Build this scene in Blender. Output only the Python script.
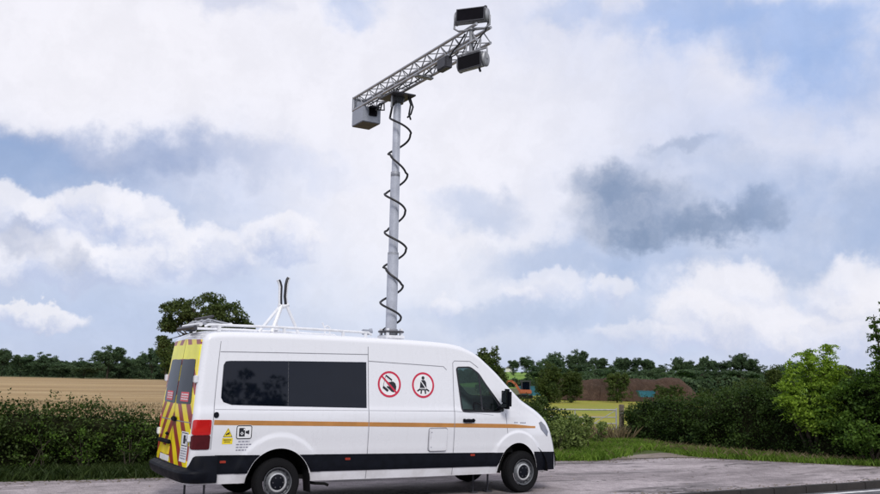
import bpy, bmesh, math, random
import numpy as np
from mathutils import Vector, Matrix

random.seed(7)
RNG = np.random.default_rng(11)
for o in list(bpy.data.objects):
    bpy.data.objects.remove(o)
scene = bpy.context.scene
COL = scene.collection
R = math.radians

# ------------------------------------------------------------------ camera
CAM_F = 894.6                      # focal length in pixels of an 880 px wide picture
CAM_YAW, CAM_PITCH, CAM_ROLL = 0.526327, 0.144062, 0.0202416
CAM_POS = Vector((-3.50793, -12.98204, 1.963924))
_fw = Vector((math.sin(CAM_YAW) * math.cos(CAM_PITCH), math.cos(CAM_YAW) * math.cos(CAM_PITCH), math.sin(CAM_PITCH)))
_r0 = Vector((math.cos(CAM_YAW), -math.sin(CAM_YAW), 0))
_u0 = _r0.cross(_fw)
_rt = _r0 * math.cos(CAM_ROLL) + _u0 * math.sin(CAM_ROLL)
_up = -_r0 * math.sin(CAM_ROLL) + _u0 * math.cos(CAM_ROLL)
cam = bpy.data.cameras.new('camera')
cam.sensor_width = 36.0
cam.lens = CAM_F / 880.0 * 36.0
cam.clip_start = 0.1
cam.clip_end = 6000.0
camo = bpy.data.objects.new('camera', cam)
COL.objects.link(camo)
m3 = Matrix((_rt, _up, -_fw)).transposed()
camo.matrix_world = Matrix.Translation(CAM_POS) @ m3.to_4x4()
scene.camera = camo
cam.dof.use_dof = True
cam.dof.focus_distance = 15.8
cam.dof.aperture_fstop = 2.4


def ray(px, py):
    return _fw + _rt * ((px - 440) / CAM_F) - _up * ((py - 247) / CAM_F)


def at(px, py, depth):             # real place of something seen at a pixel of the survey picture, so many metres away
    return CAM_POS + ray(px, py) * depth


# ------------------------------------------------------------------ exposure, sun, sky
EXPOSURE = 0.45
scene.view_settings.view_transform = 'Standard'
scene.view_settings.look = 'None'
scene.view_settings.gamma = 1.0
scene.view_settings.exposure = EXPOSURE
SUN_EL, SUN_AZ = R(42), R(-158)    # azimuth of the direction towards the sun, from +Y clockwise
sd = bpy.data.lights.new('sun', 'SUN')
sd.energy = 1.5
sd.angle = R(16)
sd.color = (1.0, 0.965, 0.92)
so = bpy.data.objects.new('sun', sd)
COL.objects.link(so)
_sv = Vector((math.sin(SUN_AZ) * math.cos(SUN_EL), math.cos(SUN_AZ) * math.cos(SUN_EL), math.sin(SUN_EL)))
so.rotation_euler = _sv.to_track_quat('Z', 'Y').to_euler()

world = bpy.data.worlds.new('World')
scene.world = world
world.use_nodes = True
wt = world.node_tree
wt.nodes.clear()


class NG:
    """tiny helper for writing node graphs"""
    def __init__(s, tree): s.t = tree
    def n(s, kind, **kw):
        x = s.t.nodes.new(kind)
        for k, v in kw.items(): setattr(x, k, v)
        return x
    def put(s, sock, v):
        if hasattr(v, 'is_output') or isinstance(v, bpy.types.NodeSocket): s.t.links.new(v, sock)
        else: sock.default_value = v
    def math(s, op, a, b=0.0, c=0.0, clamp=False):
        x = s.n('ShaderNodeMath', operation=op, use_clamp=clamp)
        s.put(x.inputs[0], a); s.put(x.inputs[1], b)
        if op in ('MULTIPLY_ADD', 'COMPARE', 'SMOOTH_MIN', 'SMOOTH_MAX'): s.put(x.inputs[2], c)
        return x.outputs[0]
    def vmath(s, op, a, b=(0, 0, 0), scale=None):
        x = s.n('ShaderNodeVectorMath', operation=op)
        s.put(x.inputs[0], a)
        if op != 'SCALE' and len(x.inputs) > 1: s.put(x.inputs[1], b)
        if scale is not None: s.put(x.inputs['Scale'], scale)
        return x.outputs['Value'] if op in ('DOT_PRODUCT', 'LENGTH', 'DISTANCE') else x.outputs[0]
    def noise(s, vec, scale, detail=4.0, rough=0.55, dist=0.0, out='Fac'):
        x = s.n('ShaderNodeTexNoise')
        s.put(x.inputs['Vector'], vec)
        x.inputs['Scale'].default_value = scale
        x.inputs['Detail'].default_value = detail
        x.inputs['Roughness'].default_value = rough
        x.inputs['Distortion'].default_value = dist
        return x.outputs[0] if out == 'Fac' else x.outputs['Color']
    def ramp(s, v, a, b, lo=0.0, hi=1.0, smooth=True):
        x = s.n('ShaderNodeMapRange', interpolation_type='SMOOTHSTEP' if smooth else 'LINEAR')
        s.put(x.inputs['Value'], v)
        x.inputs['From Min'].default_value = a; x.inputs['From Max'].default_value = b
        x.inputs['To Min'].default_value = lo; x.inputs['To Max'].default_value = hi
        return x.outputs[0]
    def mix(s, f, a, b, mode='MIX'):
        x = s.n('ShaderNodeMix', data_type='RGBA', blend_type=mode)
        s.put(x.inputs['Factor'], f)
        s.put(x.inputs['A'] if False else x.inputs[6], a if not isinstance(a, tuple) else (*a[:3], 1.0))
        s.put(x.inputs[7], b if not isinstance(b, tuple) else (*b[:3], 1.0))
        return x.outputs[2]


def build_sky():
    g = NG(wt)
    tc = g.n('ShaderNodeTexCoord')
    d = g.vmath('NORMALIZE', tc.outputs['Generated'])
    sx = g.n('ShaderNodeSeparateXYZ'); wt.links.new(d, sx.inputs[0])
    zc = g.math('MAXIMUM', sx.outputs[2], 0.0)
    # cloud sheet seen in perspective
    den = g.math('ADD', zc, 0.22)
    cv = g.n('ShaderNodeCombineXYZ')
    g.put(cv.inputs[0], g.math('DIVIDE', sx.outputs[0], den))
    g.put(cv.inputs[1], g.math('DIVIDE', sx.outputs[1], den))
    plane = cv.outputs[0]
    # warped direction for ragged cloud edges
    wn = g.noise(d, 5.0, 5.0, 0.6, out='Color')
    wn2 = g.noise(d, 26.0, 5.0, 0.62, out='Color')
    w = g.vmath('SCALE', g.vmath('SUBTRACT', wn, (0.5, 0.5, 0.5)), scale=0.10)
    w2 = g.vmath('SCALE', g.vmath('SUBTRACT', wn2, (0.5, 0.5, 0.5)), scale=0.062)
    dw = g.vmath('ADD', g.vmath('ADD', d, w), w2)
    dsharp = g.vmath('ADD', g.vmath('ADD', d, g.vmath('SCALE', w, scale=0.45)), g.vmath('SCALE', w2, scale=0.9))

    def blob(px, py, rx, ry, tilt=0.0, a=1.25, b=0.35, sharp=False):
        c = ray(px, py).normalized()
        rr = (_rt - c * _rt.dot(c)).normalized(); uu = rr.cross(c) * -1.0
        uu = (_up - c * _up.dot(c)).normalized()
        ct, st = math.cos(R(tilt)), math.sin(R(tilt))
        r2 = rr * ct + uu * st; u2 = uu * ct - rr * st
        v = dsharp if sharp else dw
        k = CAM_F
        eu = g.math('MULTIPLY', g.vmath('DOT_PRODUCT', v, tuple(r2)), k / rx)
        ev = g.math('MULTIPLY', g.vmath('DOT_PRODUCT', v, tuple(u2)), k / ry)
        # move the centre to the origin of the local axes (the centre is perpendicular to both)
        e = g.math('SQRT', g.math('ADD', g.math('MULTIPLY', eu, eu), g.math('MULTIPLY', ev, ev)))
        front = g.ramp(g.vmath('DOT_PRODUCT', v, tuple(c)), 0.2, 0.4)
        return g.math('MULTIPLY', g.ramp(e, a, b), front), ev

    n1 = g.noise(plane, 0.9, 7.0, 0.52, 0.3)
    n2 = g.noise(d, 9.0, 6.0, 0.58, 0.2)
    nz = g.noise(dw, 14.0, 6.0, 0.6)
    white = (0.90, 0.89, 0.965)
    lav = (0.62, 0.675, 0.865)
    blue = (0.36, 0.50, 0.82)
    # overall veil: lavender white with thinner bluish parts
    veil = g.ramp(n1, 0.32, 0.60)
    col = g.mix(veil, lav, white)
    # pale band near the horizon
    hz = g.ramp(sx.outputs[2], 0.30, 0.02)
    col = g.mix(g.math('MULTIPLY', hz, 0.80), col, (0.53, 0.615, 0.825))

    def lay(col, m, c, amt=1.0, tex=0.0, src=None):
        f = g.math('MULTIPLY', m, amt)
        if tex: f = g.math('MULTIPLY', f, g.ramp(src if src is not None else n2, 0.5 - tex, 0.5 + tex * 0.3))
        return g.mix(f, col, c)

    def puff(col, q, amt, under, top, a=1.05, b=0.72):
        m, ev = blob(*q, a=a, b=b, sharp=True)
        sh = g.ramp(g.math('ADD', ev, g.math('MULTIPLY', g.math('SUBTRACT', nz, 0.5), 2.4)), -0.9, 0.5)
        return g.mix(g.math('MULTIPLY', m, amt), col, g.mix(sh, under, top))

    # bright, smooth middle of the sky
    for q, amt in (((250, 70, 300, 120), .8), ((430, 190, 170, 150), .8), ((560, 120, 150, 110), .6), ((80, 60, 160, 80), .55)):
        m, _ = blob(*q, a=1.3, b=0.2); col = lay(col, m, (0.95, 0.93, 0.985), amt)
    # blue openings, upper right, and a little at the top left
    for q, amt in (((800, 38, 150, 46, -12), 0.85), ((868, 70, 90, 52), 0.8), ((570, 12, 46, 16), 0.55), ((690, 20, 90, 22), 0.6), ((352, 8, 36, 22), .5), ((880, 5, 80, 24), .6)):
        m, _ = blob(*q); col = lay(col, m, blue, amt, 0.40)
    m, _ = blob(228, 8, 42, 20); col = lay(col, m, (0.58, 0.62, 0.79), 0.6)
    # blue grey bands, left
    for q, amt, c in (((95, 158, 165, 30, -2), 0.92, (0.32, 0.40, 0.62)), ((15, 168, 55, 34), 0.85, (0.28, 0.40, 0.66)), ((80, 190, 130, 30, -12), 0.75, (0.36, 0.46, 0.69)),
                      ((80, 322, 150, 38, -8), 0.62, (0.46, 0.55, 0.78)), ((290, 172, 80, 20), 0.4, lav), ((90, 285, 90, 18, -6), .4, (0.46, 0.55, 0.78))):
        m, _ = blob(*q); col = lay(col, m, c, amt, 0.5)
    # cumulus, left
    for q in ((16, 215, 52, 30, -20), (66, 222, 40, 24), (105, 206, 40, 24), (140, 222, 46, 28, -25), (170, 246, 44, 28, -20), (14, 262, 46, 30), (70, 262, 50, 30), (115, 262, 54, 26), (215, 254, 50, 28), (285, 238, 48, 22), (30, 313, 56, 13, -10)):
        col = puff(col, q, 0.80, (0.52, 0.58, 0.79), (0.93, 0.915, 0.975))
    for q, amt in (((30, 243, 34, 15), 0.55), ((84, 258, 14, 12), 0.35), ((38, 256, 22, 10), .35)):
        m, _ = blob(*q); col = lay(col, m, (0.35, 0.40, 0.57), amt, 0.45)
    # grey blue cloud, right of the mast
    for q, amt in (((820, 216, 130, 56), 0.92), ((560, 262, 100, 26), 0.65), ((480, 208, 52, 26), 0.55), ((660, 268, 70, 26), 0.75), ((500, 320, 110, 20), .5), ((770, 262, 50, 14), .6), ((720, 160, 90, 22), .4)):
        m, _ = blob(*q); col = lay(col, m, (0.37, 0.47, 0.70), amt, 0.5)
    for q, amt in (((618, 186, 52, 24), 0.8), ((636, 214, 64, 36), 0.9), ((648, 242, 50, 17), 0.9), ((715, 232, 50, 17, 14), 0.85), ((758, 208, 30, 20, 42), 0.6), ((690, 150, 34, 8), 0.3)):
        m, _ = blob(*q, a=1.3, b=0.35); col = lay(col, m, (0.195, 0.27, 0.43), amt, 0.6, nz)
    # cumulus, low right
    for q, amt in (((735, 300, 52, 42), .82), ((700, 322, 46, 32), .75), ((770, 330, 60, 30), .7), ((852, 296, 48, 40), .8), ((880, 320, 50, 40), .75), ((820, 340, 60, 24), .6), ((545, 284, 40, 18), .55), ((516, 296, 24, 12), .45), ((612, 292, 28, 14), .55), ((440, 308, 22, 14), .5), ((650, 336, 60, 14), .45)):
        col = puff(col, q, amt, (0.56, 0.615, 0.82), (0.93, 0.91, 0.97), a=1.12, b=0.70)
    # small scale mottling of the cloud
    mot = g.ramp(g.noise(dw, 22.0, 5.0, 0.6), 0.3, 0.7, 0.965, 1.03)
    hsv = g.vmath('SCALE', col, scale=mot)
    # clear sky behind everything
    sky = g.n('ShaderNodeTexSky', sky_type='NISHITA')
    sky.sun_disc = False
    sky.sun_elevation = SUN_EL
    sky.sun_rotation = SUN_AZ
    bg1 = g.n('ShaderNodeBackground'); wt.links.new(sky.outputs[0], bg1.inputs[0]); bg1.inputs[1].default_value = 0.1
    bg2 = g.n('ShaderNodeBackground'); wt.links.new(hsv, bg2.inputs[0]); bg2.inputs[1].default_value = 2 ** -EXPOSURE
    mx = g.n('ShaderNodeMixShader'); mx.inputs[0].default_value = 0.94
    wt.links.new(bg1.outputs[0], mx.inputs[1]); wt.links.new(bg2.outputs[0], mx.inputs[2])
    out = g.n('ShaderNodeOutputWorld'); wt.links.new(mx.outputs[0], out.inputs[0])


build_sky()

# ------------------------------------------------------------------ materials


def new_mat(name):
    m = bpy.data.materials.new(name); m.use_nodes = True
    t = m.node_tree; t.nodes.clear()
    g = NG(t)
    out = g.n('ShaderNodeOutputMaterial')
    return m, g, out


def principled(g, col, rough=0.5, metal=0.0, spec=0.5, coat=0.0, bump=None, bstr=0.3, bdist=0.01):
    p = g.n('ShaderNodeBsdfPrincipled')
    g.put(p.inputs['Base Color'], col if not isinstance(col, tuple) else (*col[:3], 1))
    g.put(p.inputs['Roughness'], rough); p.inputs['Metallic'].default_value = metal
    p.inputs['Specular IOR Level'].default_value = spec
    p.inputs['Coat Weight'].default_value = coat
    p.inputs['Coat Roughness'].default_value = 0.08
    if bump is not None:
        b = g.n('ShaderNodeBump'); b.inputs['Strength'].default_value = bstr; b.inputs['Distance'].default_value = bdist
        g.put(b.inputs['Height'], bump); g.t.links.new(b.outputs[0], p.inputs['Normal'])
    return p


def mat(name, col, rough=0.5, metal=0.0, var=0.15, scale=8.0, spec=0.5, coat=0.0, bump=0.0, bdist=0.005):
    m, g, out = new_mat(name)
    tc = g.n('ShaderNodeTexCoord')
    n = g.noise(tc.outputs['Object'], scale, 5.0, 0.6)
    f = g.ramp(n, 0.25, 0.75, 1 - var, 1 + var)
    c = g.vmath('SCALE', g.mix(0.0, col, col), scale=f)
    rr = g.ramp(n, 0.2, 0.8, max(0.02, rough * 0.85), min(1, rough * 1.15))
    p = principled(g, c, rr, metal, spec, coat, g.noise(tc.outputs['Object'], scale * 8, 4.0) if bump else None, bump, bdist)
    g.t.links.new(p.outputs[0], out.inputs[0])
    return m


def mat_paint():
    m, g, out = new_mat('van_white_paint')
    tc = g.n('ShaderNodeTexCoord')
    sp = g.n('ShaderNodeSeparateXYZ'); g.t.links.new(tc.outputs['Object'], sp.inputs[0])
    n = g.noise(tc.outputs['Object'], 2.2, 6.0, 0.62)
    st = g.n('ShaderNodeMapping'); st.inputs['Scale'].default_value = (9, 9, 0.8); g.t.links.new(tc.outputs['Object'], st.inputs[0])
    streak = g.noise(st.outputs[0], 2.0, 4.0, 0.6)
    low = g.ramp(sp.outputs[2], 0.95, 0.35)                    # road film thrown up along the sills
    dirt = g.math('MULTIPLY', low, g.ramp(n, 0.35, 0.75))
    dirt = g.math('ADD', g.math('MULTIPLY', dirt, 0.45), g.math('MULTIPLY', g.ramp(streak, 0.5, 0.8), 0.06))
    c = g.mix(dirt, (0.76, 0.765, 0.80), (0.33, 0.30, 0.27))
    p = principled(g, c, g.ramp(n, 0.2, 0.8, 0.22, 0.36), 0, 0.5, 0.9)
    g.t.links.new(p.outputs[0], out.inputs[0])
    return m


def mat_glass(name, tint=(0.46, 0.60, 0.58), a=0.75):
    m, g, out = new_mat(name)
    tr = g.n('ShaderNodeBsdfTransparent'); tr.inputs[0].default_value = (*tint, 1)
    gl = g.n('ShaderNodeBsdfGlossy'); gl.inputs['Roughness'].default_value = 0.02
    tc = g.n('ShaderNodeTexCoord')
    b = g.n('ShaderNodeBump'); b.inputs['Strength'].default_value = 0.02; b.inputs['Distance'].default_value = 0.01
    g.put(b.inputs['Height'], g.noise(tc.outputs['Object'], 3.0, 2.0)); g.t.links.new(b.outputs[0], gl.inputs['Normal'])
    fr = g.n('ShaderNodeFresnel'); fr.inputs[0].default_value = 1.5
    mx = g.n('ShaderNodeMixShader'); g.t.links.new(g.math('MULTIPLY', fr.outputs[0], 0.55, clamp=True), mx.inputs[0])
    g.t.links.new(tr.outputs[0], mx.inputs[1]); g.t.links.new(gl.outputs[0], mx.inputs[2])
    g.t.links.new(mx.outputs[0], out.inputs[0])
    return m


def mat_leaf(name, dark, light, trans=0.3, big=(0.6, 1.3), rough=0.5):
    """leaf colours vary from leaf to leaf and a little from clump to clump"""
    m, g, out = new_mat(name)
    geo = g.n('ShaderNodeNewGeometry')
    tc = g.n('ShaderNodeTexCoord')
    oi = g.n('ShaderNodeObjectInfo')
    n = g.noise(tc.outputs['Object'], 0.9, 3.0, 0.6)
    f = g.math('ADD', g.math('MULTIPLY', geo.outputs['Random Per Island'], 0.7), g.math('MULTIPLY', g.ramp(n, 0.3, 0.7), 0.45))
    f = g.math('SUBTRACT', f, 0.1, clamp=True)
    c = g.mix(f, dark, light)
    c = g.vmath('SCALE', c, scale=g.ramp(oi.outputs['Random'], 0, 1, 0.82, 1.18, smooth=False))
    d = principled(g, c, rough, 0, 0.12)
    t = g.n('ShaderNodeBsdfTranslucent'); g.put(t.inputs[0], g.vmath('MULTIPLY', c, (1.15, 1.25, 0.6)))
    mx = g.n('ShaderNodeMixShader'); mx.inputs[0].default_value = trans
    g.t.links.new(d.outputs[0], mx.inputs[1]); g.t.links.new(t.outputs[0], mx.inputs[2]); g.t.links.new(mx.outputs[0], out.inputs[0])
    return m


def mat_ground(name, cols, scales, bump=0.5, bdist=0.02, stretch=(1, 1, 1), rough=0.95):
    """three colours mixed by two noises of different size"""
    m, g, out = new_mat(name)
    tc = g.n('ShaderNodeTexCoord')
    mp = g.n('ShaderNodeMapping'); mp.inputs['Scale'].default_value = stretch; g.t.links.new(tc.outputs['Object'], mp.inputs[0])
    a = g.noise(mp.outputs[0], scales[0], 6.0, 0.65); b = g.noise(mp.outputs[0], scales[1], 6.0, 0.65, 0.5)
    c = g.mix(g.ramp(a, 0.38, 0.62), cols[0], cols[1])
    c = g.mix(g.ramp(b, 0.5, 0.68), c, cols[2])
    fine = g.noise(tc.outputs['Object'], scales[1] * 9, 5.0, 0.7)
    c = g.vmath('SCALE', c, scale=g.ramp(fine, 0.25, 0.75, 0.82, 1.18))
    p = principled(g, c, rough, 0, 0.25, bump=fine, bstr=bump, bdist=bdist)
    g.t.links.new(p.outputs[0], out.inputs[0])
    return m


def mat_asphalt(name, base, dark, pale, crack=True, seed=0.0):
    m, g, out = new_mat(name)
    tc = g.n('ShaderNodeTexCoord')
    off = g.vmath('ADD', tc.outputs['Object'], (seed, seed * 0.7, 0))
    mp = g.n('ShaderNodeMapping'); mp.inputs['Scale'].default_value = (0.35, 1.0, 1); g.t.links.new(off, mp.inputs[0])
    mp2 = g.n('ShaderNodeMapping'); mp2.inputs['Scale'].default_value = (0.36, 1.25, 1); g.t.links.new(off, mp2.inputs[0])
    patch = g.noise(mp.outputs[0], 0.55, 6.0, 0.6, 0.4)
    streak = g.noise(mp2.outputs[0], 0.9, 7.0, 0.62, 0.6)
    grain = g.noise(off, 55.0, 3.0, 0.7)
    agg = g.n('ShaderNodeTexVoronoi'); g.put(agg.inputs['Vector'], off); agg.inputs['Scale'].default_value = 70
    c = g.mix(g.ramp(patch, 0.36, 0.6), base, pale)
    c = g.mix(g.math('MULTIPLY', g.ramp(streak, 0.53, 0.66), 0.8), c, dark)
    h = grain
    if crack:
        vo = g.n('ShaderNodeTexVoronoi', feature='DISTANCE_TO_EDGE')
        wv = g.vmath('ADD', mp.outputs[0], g.vmath('SCALE', g.noise(off, 1.6, 5.0, 0.6, out='Color'), scale=0.9))
        g.put(vo.inputs['Vector'], wv); vo.inputs['Scale'].default_value = 0.55
        k = g.ramp(vo.outputs[0], 0.018, 0.004)
        k = g.math('MULTIPLY', k, g.ramp(g.noise(off, 0.4, 3.0), 0.45, 0.6))
        c = g.mix(g.math('MULTIPLY', k, 0.8), c, (0.04, 0.037, 0.035))
        h = g.math('SUBTRACT', grain, k)
    c = g.vmath('SCALE', c, scale=g.ramp(grain, 0.3, 0.7, 0.8, 1.2))
    blot = g.noise(off, 3.2, 6.0, 0.7, 0.5)
    c = g.vmath('SCALE', c, scale=g.ramp(blot, 0.35, 0.65, 0.80, 1.12))
    spots = g.ramp(g.noise(mp2.outputs[0], 2.6, 3.0, 0.5), 0.66, 0.72)
    c = g.mix(g.math('MULTIPLY', spots, 0.75), c, dark)
    c = g.vmath('SCALE', c, scale=g.ramp(agg.outputs['Color'], 0.0, 1.0, 0.75, 1.25))
    p = principled(g, c, g.ramp(streak, 0.4, 0.7, 0.92, 0.75), 0, 0.3, bump=h, bstr=0.6, bdist=0.006)
    g.t.links.new(p.outputs[0], out.inputs[0])
    return m


def mat_chevron():
    """retro-reflective sheeting: red stripes rising to the middle on yellow; plain yellow band above the windows"""
    m, g, out = new_mat('chevron_sheeting')
    tc = g.n('ShaderNodeTexCoord')
    sp = g.n('ShaderNodeSeparateXYZ'); g.t.links.new(tc.outputs['Object'], sp.inputs[0])
    y = g.math('ABSOLUTE', sp.outputs[1]); z = sp.outputs[2]
    s = g.math('FRACT', g.math('DIVIDE', g.math('ADD', z, g.math('MULTIPLY', y, 1.05)), 0.46))
    red = g.math('GREATER_THAN', s, 0.53)
    band = g.math('MULTIPLY', g.math('GREATER_THAN', z, 2.155), g.math('LESS_THAN', z, 2.37))
    red = g.math('MULTIPLY', red, g.math('SUBTRACT', 1.0, band))
    n = g.noise(tc.outputs['Object'], 3.0, 5.0)
    c = g.mix(red, (0.92, 0.74, 0.008), (0.31, 0.032, 0.018))
    c = g.mix(g.math('MULTIPLY', band, 0.8), c, (0.90, 0.88, 0.01))
    hexa = g.n('ShaderNodeTexVoronoi'); g.put(hexa.inputs['Vector'], tc.outputs['Object']); hexa.inputs['Scale'].default_value = 60
    c = g.vmath('SCALE', c, scale=g.ramp(n, 0.3, 0.75, 1.05, 0.82))
    p = principled(g, c, 0.35, 0, 0.5, 0.2, bump=hexa.outputs[0], bstr=0.05)
    g.t.links.new(p.outputs[0], out.inputs[0])
    return m


M = dict(
    paint=mat_paint(),
    trim=mat('black_trim', (0.004, 0.005, 0.009), 0.6, var=0.3, bump=0.15, spec=0.13),
    rubber=mat('tyre_rubber', (0.006, 0.006, 0.007), 0.85, var=0.3, scale=20, bump=0.3, spec=0.2),
    gap=mat('panel_gap', (0.24, 0.24, 0.27), 0.8),
    under=mat('underbody', (0.010, 0.010, 0.010), 0.95, var=0.4, spec=0.1),
    rim=mat('steel_rim', (0.11, 0.115, 0.125), 0.5, 0.4, var=0.3, scale=14),
    rimring=mat('bright_rim_steel', (0.50, 0.51, 0.52), 0.4, 0.4, var=0.2, scale=14),
    rimdark=mat('dark_rim_steel', (0.09, 0.09, 0.10), 0.5, 0.5),  # even dark steel for the wheel nuts
    chev=mat_chevron(),
    yellow=mat('yellow_sheet', (0.80, 0.62, 0.03), 0.4),
    white=mat('white_vinyl', (0.80, 0.80, 0.81), 0.4, var=0.05),
    black=mat('black_print', (0.015, 0.015, 0.02), 0.45),
    greyp=mat('grey_print', (0.24, 0.24, 0.30), 0.5),
    red=mat('red_print', (0.55, 0.02, 0.06), 0.4, var=0.08),
    pink=mat('faded_red_sticker', (0.62, 0.07, 0.09), 0.45),
    orange=mat('orange_stripe', (0.46, 0.21, 0.06), 0.35, var=0.12, scale=3),
    lampred=mat('tail_lamp_red', (0.50, 0.012, 0.012), 0.12, var=0.1, coat=0.6),
    lampdark=mat('tail_lamp_smoked', (0.075, 0.005, 0.008), 0.15, coat=0.3),
    amber=mat('amber_reflector', (0.30, 0.035, 0.02), 0.25),
    headlamp=mat('headlamp_lens', (0.20, 0.21, 0.25), 0.08, 0.3, coat=1.0),
    privacy=mat('privacy_glass', (0.003, 0.0045, 0.010), 0.03, var=0.1, spec=0.42),
    reargl=mat('rear_window_glass', (0.006, 0.007, 0.010), 0.04, var=0.2, spec=0.10),
    glass=mat_glass('cab_glass'),
    seat=mat('seat_cloth', (0.03, 0.03, 0.035), 0.9, var=0.3, bump=0.2),
    alu=mat('aluminium', (0.40, 0.41, 0.44), 0.42, 0.6, var=0.15, scale=6),
    alud=mat('weathered_aluminium', (0.29, 0.295, 0.31), 0.5, 0.5, var=0.25, scale=10),
    mast=mat('mast_grey', (0.46, 0.48, 0.54), 0.35, 0.25, var=0.14, scale=5),
    boxg=mat('grey_cabinet', (0.30, 0.32, 0.37), 0.4, 0.1, var=0.08),
    boxd=mat('dark_cabinet', (0.045, 0.045, 0.055), 0.5, 0.1),
    cable=mat('black_cable', (0.012, 0.012, 0.014), 0.5, var=0.2),
    lens=mat('lamp_lens', (0.005, 0.004, 0.006), 0.2, var=0.2, spec=0.08),
    railw=mat('white_rail', (0.70, 0.71, 0.74), 0.4, var=0.1),
    mirror=mat('mirror_glass', (0.8, 0.82, 0.85), 0.03, 1.0, var=0.02),
    bark=mat('bark', (0.055, 0.042, 0.030), 0.95, var=0.4, scale=10, bump=0.6, bdist=0.03),
    core=mat('hedge_light_block', (0.016, 0.018, 0.008), 1.0, var=0.5, scale=9, spec=0.05, bump=0.6, bdist=0.05),  # opaque filler added inside the hedges to block light
    galv=mat('galvanised_steel', (0.37, 0.37, 0.37), 0.6, 0.2, var=0.2),
    post=mat('weathered_timber', (0.16, 0.13, 0.10), 0.9, var=0.3, scale=12, bump=0.4),
    kerb=mat('kerb_concrete', (0.026, 0.022, 0.021), 0.9, var=0.3, scale=5, bump=0.4),
    line=mat('road_marking', (0.70, 0.70, 0.70), 0.7, var=0.2, scale=6),
    digger=mat('orange_digger_paint', (0.36, 0.10, 0.04), 0.4, var=0.15),
    teal=mat('teal_paint', (0.02, 0.13, 0.18), 0.45, var=0.15),
    house=mat('pale_render', (0.70, 0.68, 0.65), 0.9),
    roof=mat('slate', (0.14, 0.12, 0.12), 0.8),
)

# ------------------------------------------------------------------ object helpers


def link(name, me, material=None, parent=None, loc=None):
    o = bpy.data.objects.new(name, me); COL.objects.link(o)
    if material is not None: me.materials.append(material)
    if parent is not None: o.parent = parent
    if loc is not None: o.location = loc
    return o


def empty(name, loc=(0, 0, 0), rotz=0.0):
    o = bpy.data.objects.new(name, None); COL.objects.link(o)
    o.empty_display_size = 0.2
    o.location = loc; o.rotation_euler = (0, 0, rotz)
    return o


def tag(o, label=None, cat=None, group=None, kind=None):
    if label: o['label'] = label
    if cat: o['category'] = cat
    if group: o['group'] = group
    if kind: o['kind'] = kind
    return o


def copy_tree(o, parent=None):
    c = o.copy(); COL.objects.link(c)
    if parent is not None: c.parent = parent
    for ch in o.children: copy_tree(ch, c)
    return c


def pydata(name, v, f, material=None, parent=None, smooth=False, loc=None):
    me = bpy.data.meshes.new(name)
    me.from_pydata([tuple(p) for p in v], [], f)
    if smooth: me.polygons.foreach_set('use_smooth', [True] * len(me.polygons))
    me.update()
    return link(name, me, material, parent, loc)


def quads_mesh(name, V):
    """V: (n,4,3) array of separate quads"""
    n = len(V)
    me = bpy.data.meshes.new(name)
    me.vertices.add(n * 4); me.vertices.foreach_set('co', np.ascontiguousarray(V, dtype=np.float32).ravel())
    me.loops.add(n * 4); me.loops.foreach_set('vertex_index', np.arange(n * 4, dtype=np.int32))
    me.polygons.add(n); me.polygons.foreach_set('loop_start', np.arange(0, n * 4, 4, dtype=np.int32))
    me.update(calc_edges=True)
    return me


class MB:
    """collects shapes in one mesh"""
    def __init__(s): s.v = []; s.f = []
    def add(s, v, f):
        b = len(s.v); s.v += [tuple(p) for p in v]; s.f += [tuple(i + b for i in q) for q in f]
    def box(s, c, size, rot=None, bev=0.0):
        bm = bmesh.new(); bmesh.ops.create_cube(bm, size=1)
        for v in bm.verts: v.co = Vector((v.co.x * size[0], v.co.y * size[1], v.co.z * size[2]))
        if bev > 0: bmesh.ops.bevel(bm, geom=bm.edges[:], offset=bev, segments=2, affect='EDGES')
        mt = Matrix.Translation(c) @ (rot.to_4x4() if rot is not None else Matrix.Identity(4))
        bm.transform(mt); bm.verts.index_update()
        s.add([v.co for v in bm.verts], [[v.index for v in f.verts] for f in bm.faces]); bm.free()
        return s
    def tube(s, pts, rad, n=8, cap=True):
        pts = [Vector(p) for p in pts]; k = len(pts)
        rads = rad if isinstance(rad, (list, tuple)) else [rad] * k
        t0 = (pts[1] - pts[0]).normalized()
        a = Vector((0, 0, 1)) if abs(t0.z) < 0.9 else Vector((1, 0, 0))
        nrm = (a - t0 * a.dot(t0)).normalized()
        v = []
        for i, p in enumerate(pts):
            t = (pts[min(i + 1, k - 1)] - pts[max(i - 1, 0)]).normalized()
            nrm = (nrm - t * nrm.dot(t)).normalized(); b = t.cross(nrm)
            for j in range(n):
                an = 2 * math.pi * j / n
                v.append(p + (nrm * math.cos(an) + b * math.sin(an)) * rads[i])
        f = []
        for i in range(k - 1):
            for j in range(n):
                f.append((i * n + j, i * n + (j + 1) % n, (i + 1) * n + (j + 1) % n, (i + 1) * n + j))
        if cap: f += [tuple(range(n))[::-1], tuple((k - 1) * n + j for j in range(n))]
        s.add(v, f); return s
    def lathe(s, prof, axis='Y', c=(0, 0, 0), n=48):
        """prof: (radius, along)"""
        v = []
        for r, a in prof:
            for j in range(n):
                an = 2 * math.pi * j / n
                u, w = r * math.cos(an), r * math.sin(an)
                p = (u, a, w) if axis == 'Y' else ((u, w, a) if axis == 'Z' else (a, u, w))
                v.append((p[0] + c[0], p[1] + c[1], p[2] + c[2]))
        f = []
        for i in range(len(prof) - 1):
            for j in range(n):
                f.append((i * n + j, i * n + (j + 1) % n, (i + 1) * n + (j + 1) % n, (i + 1) * n + j))
        s.add(v, f); return s
    def build(s, name, material, parent=None, smooth=False, loc=None):
        o = pydata(name, s.v, s.f, material, parent, False, loc)
        if smooth: shade(o)
        return o


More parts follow.
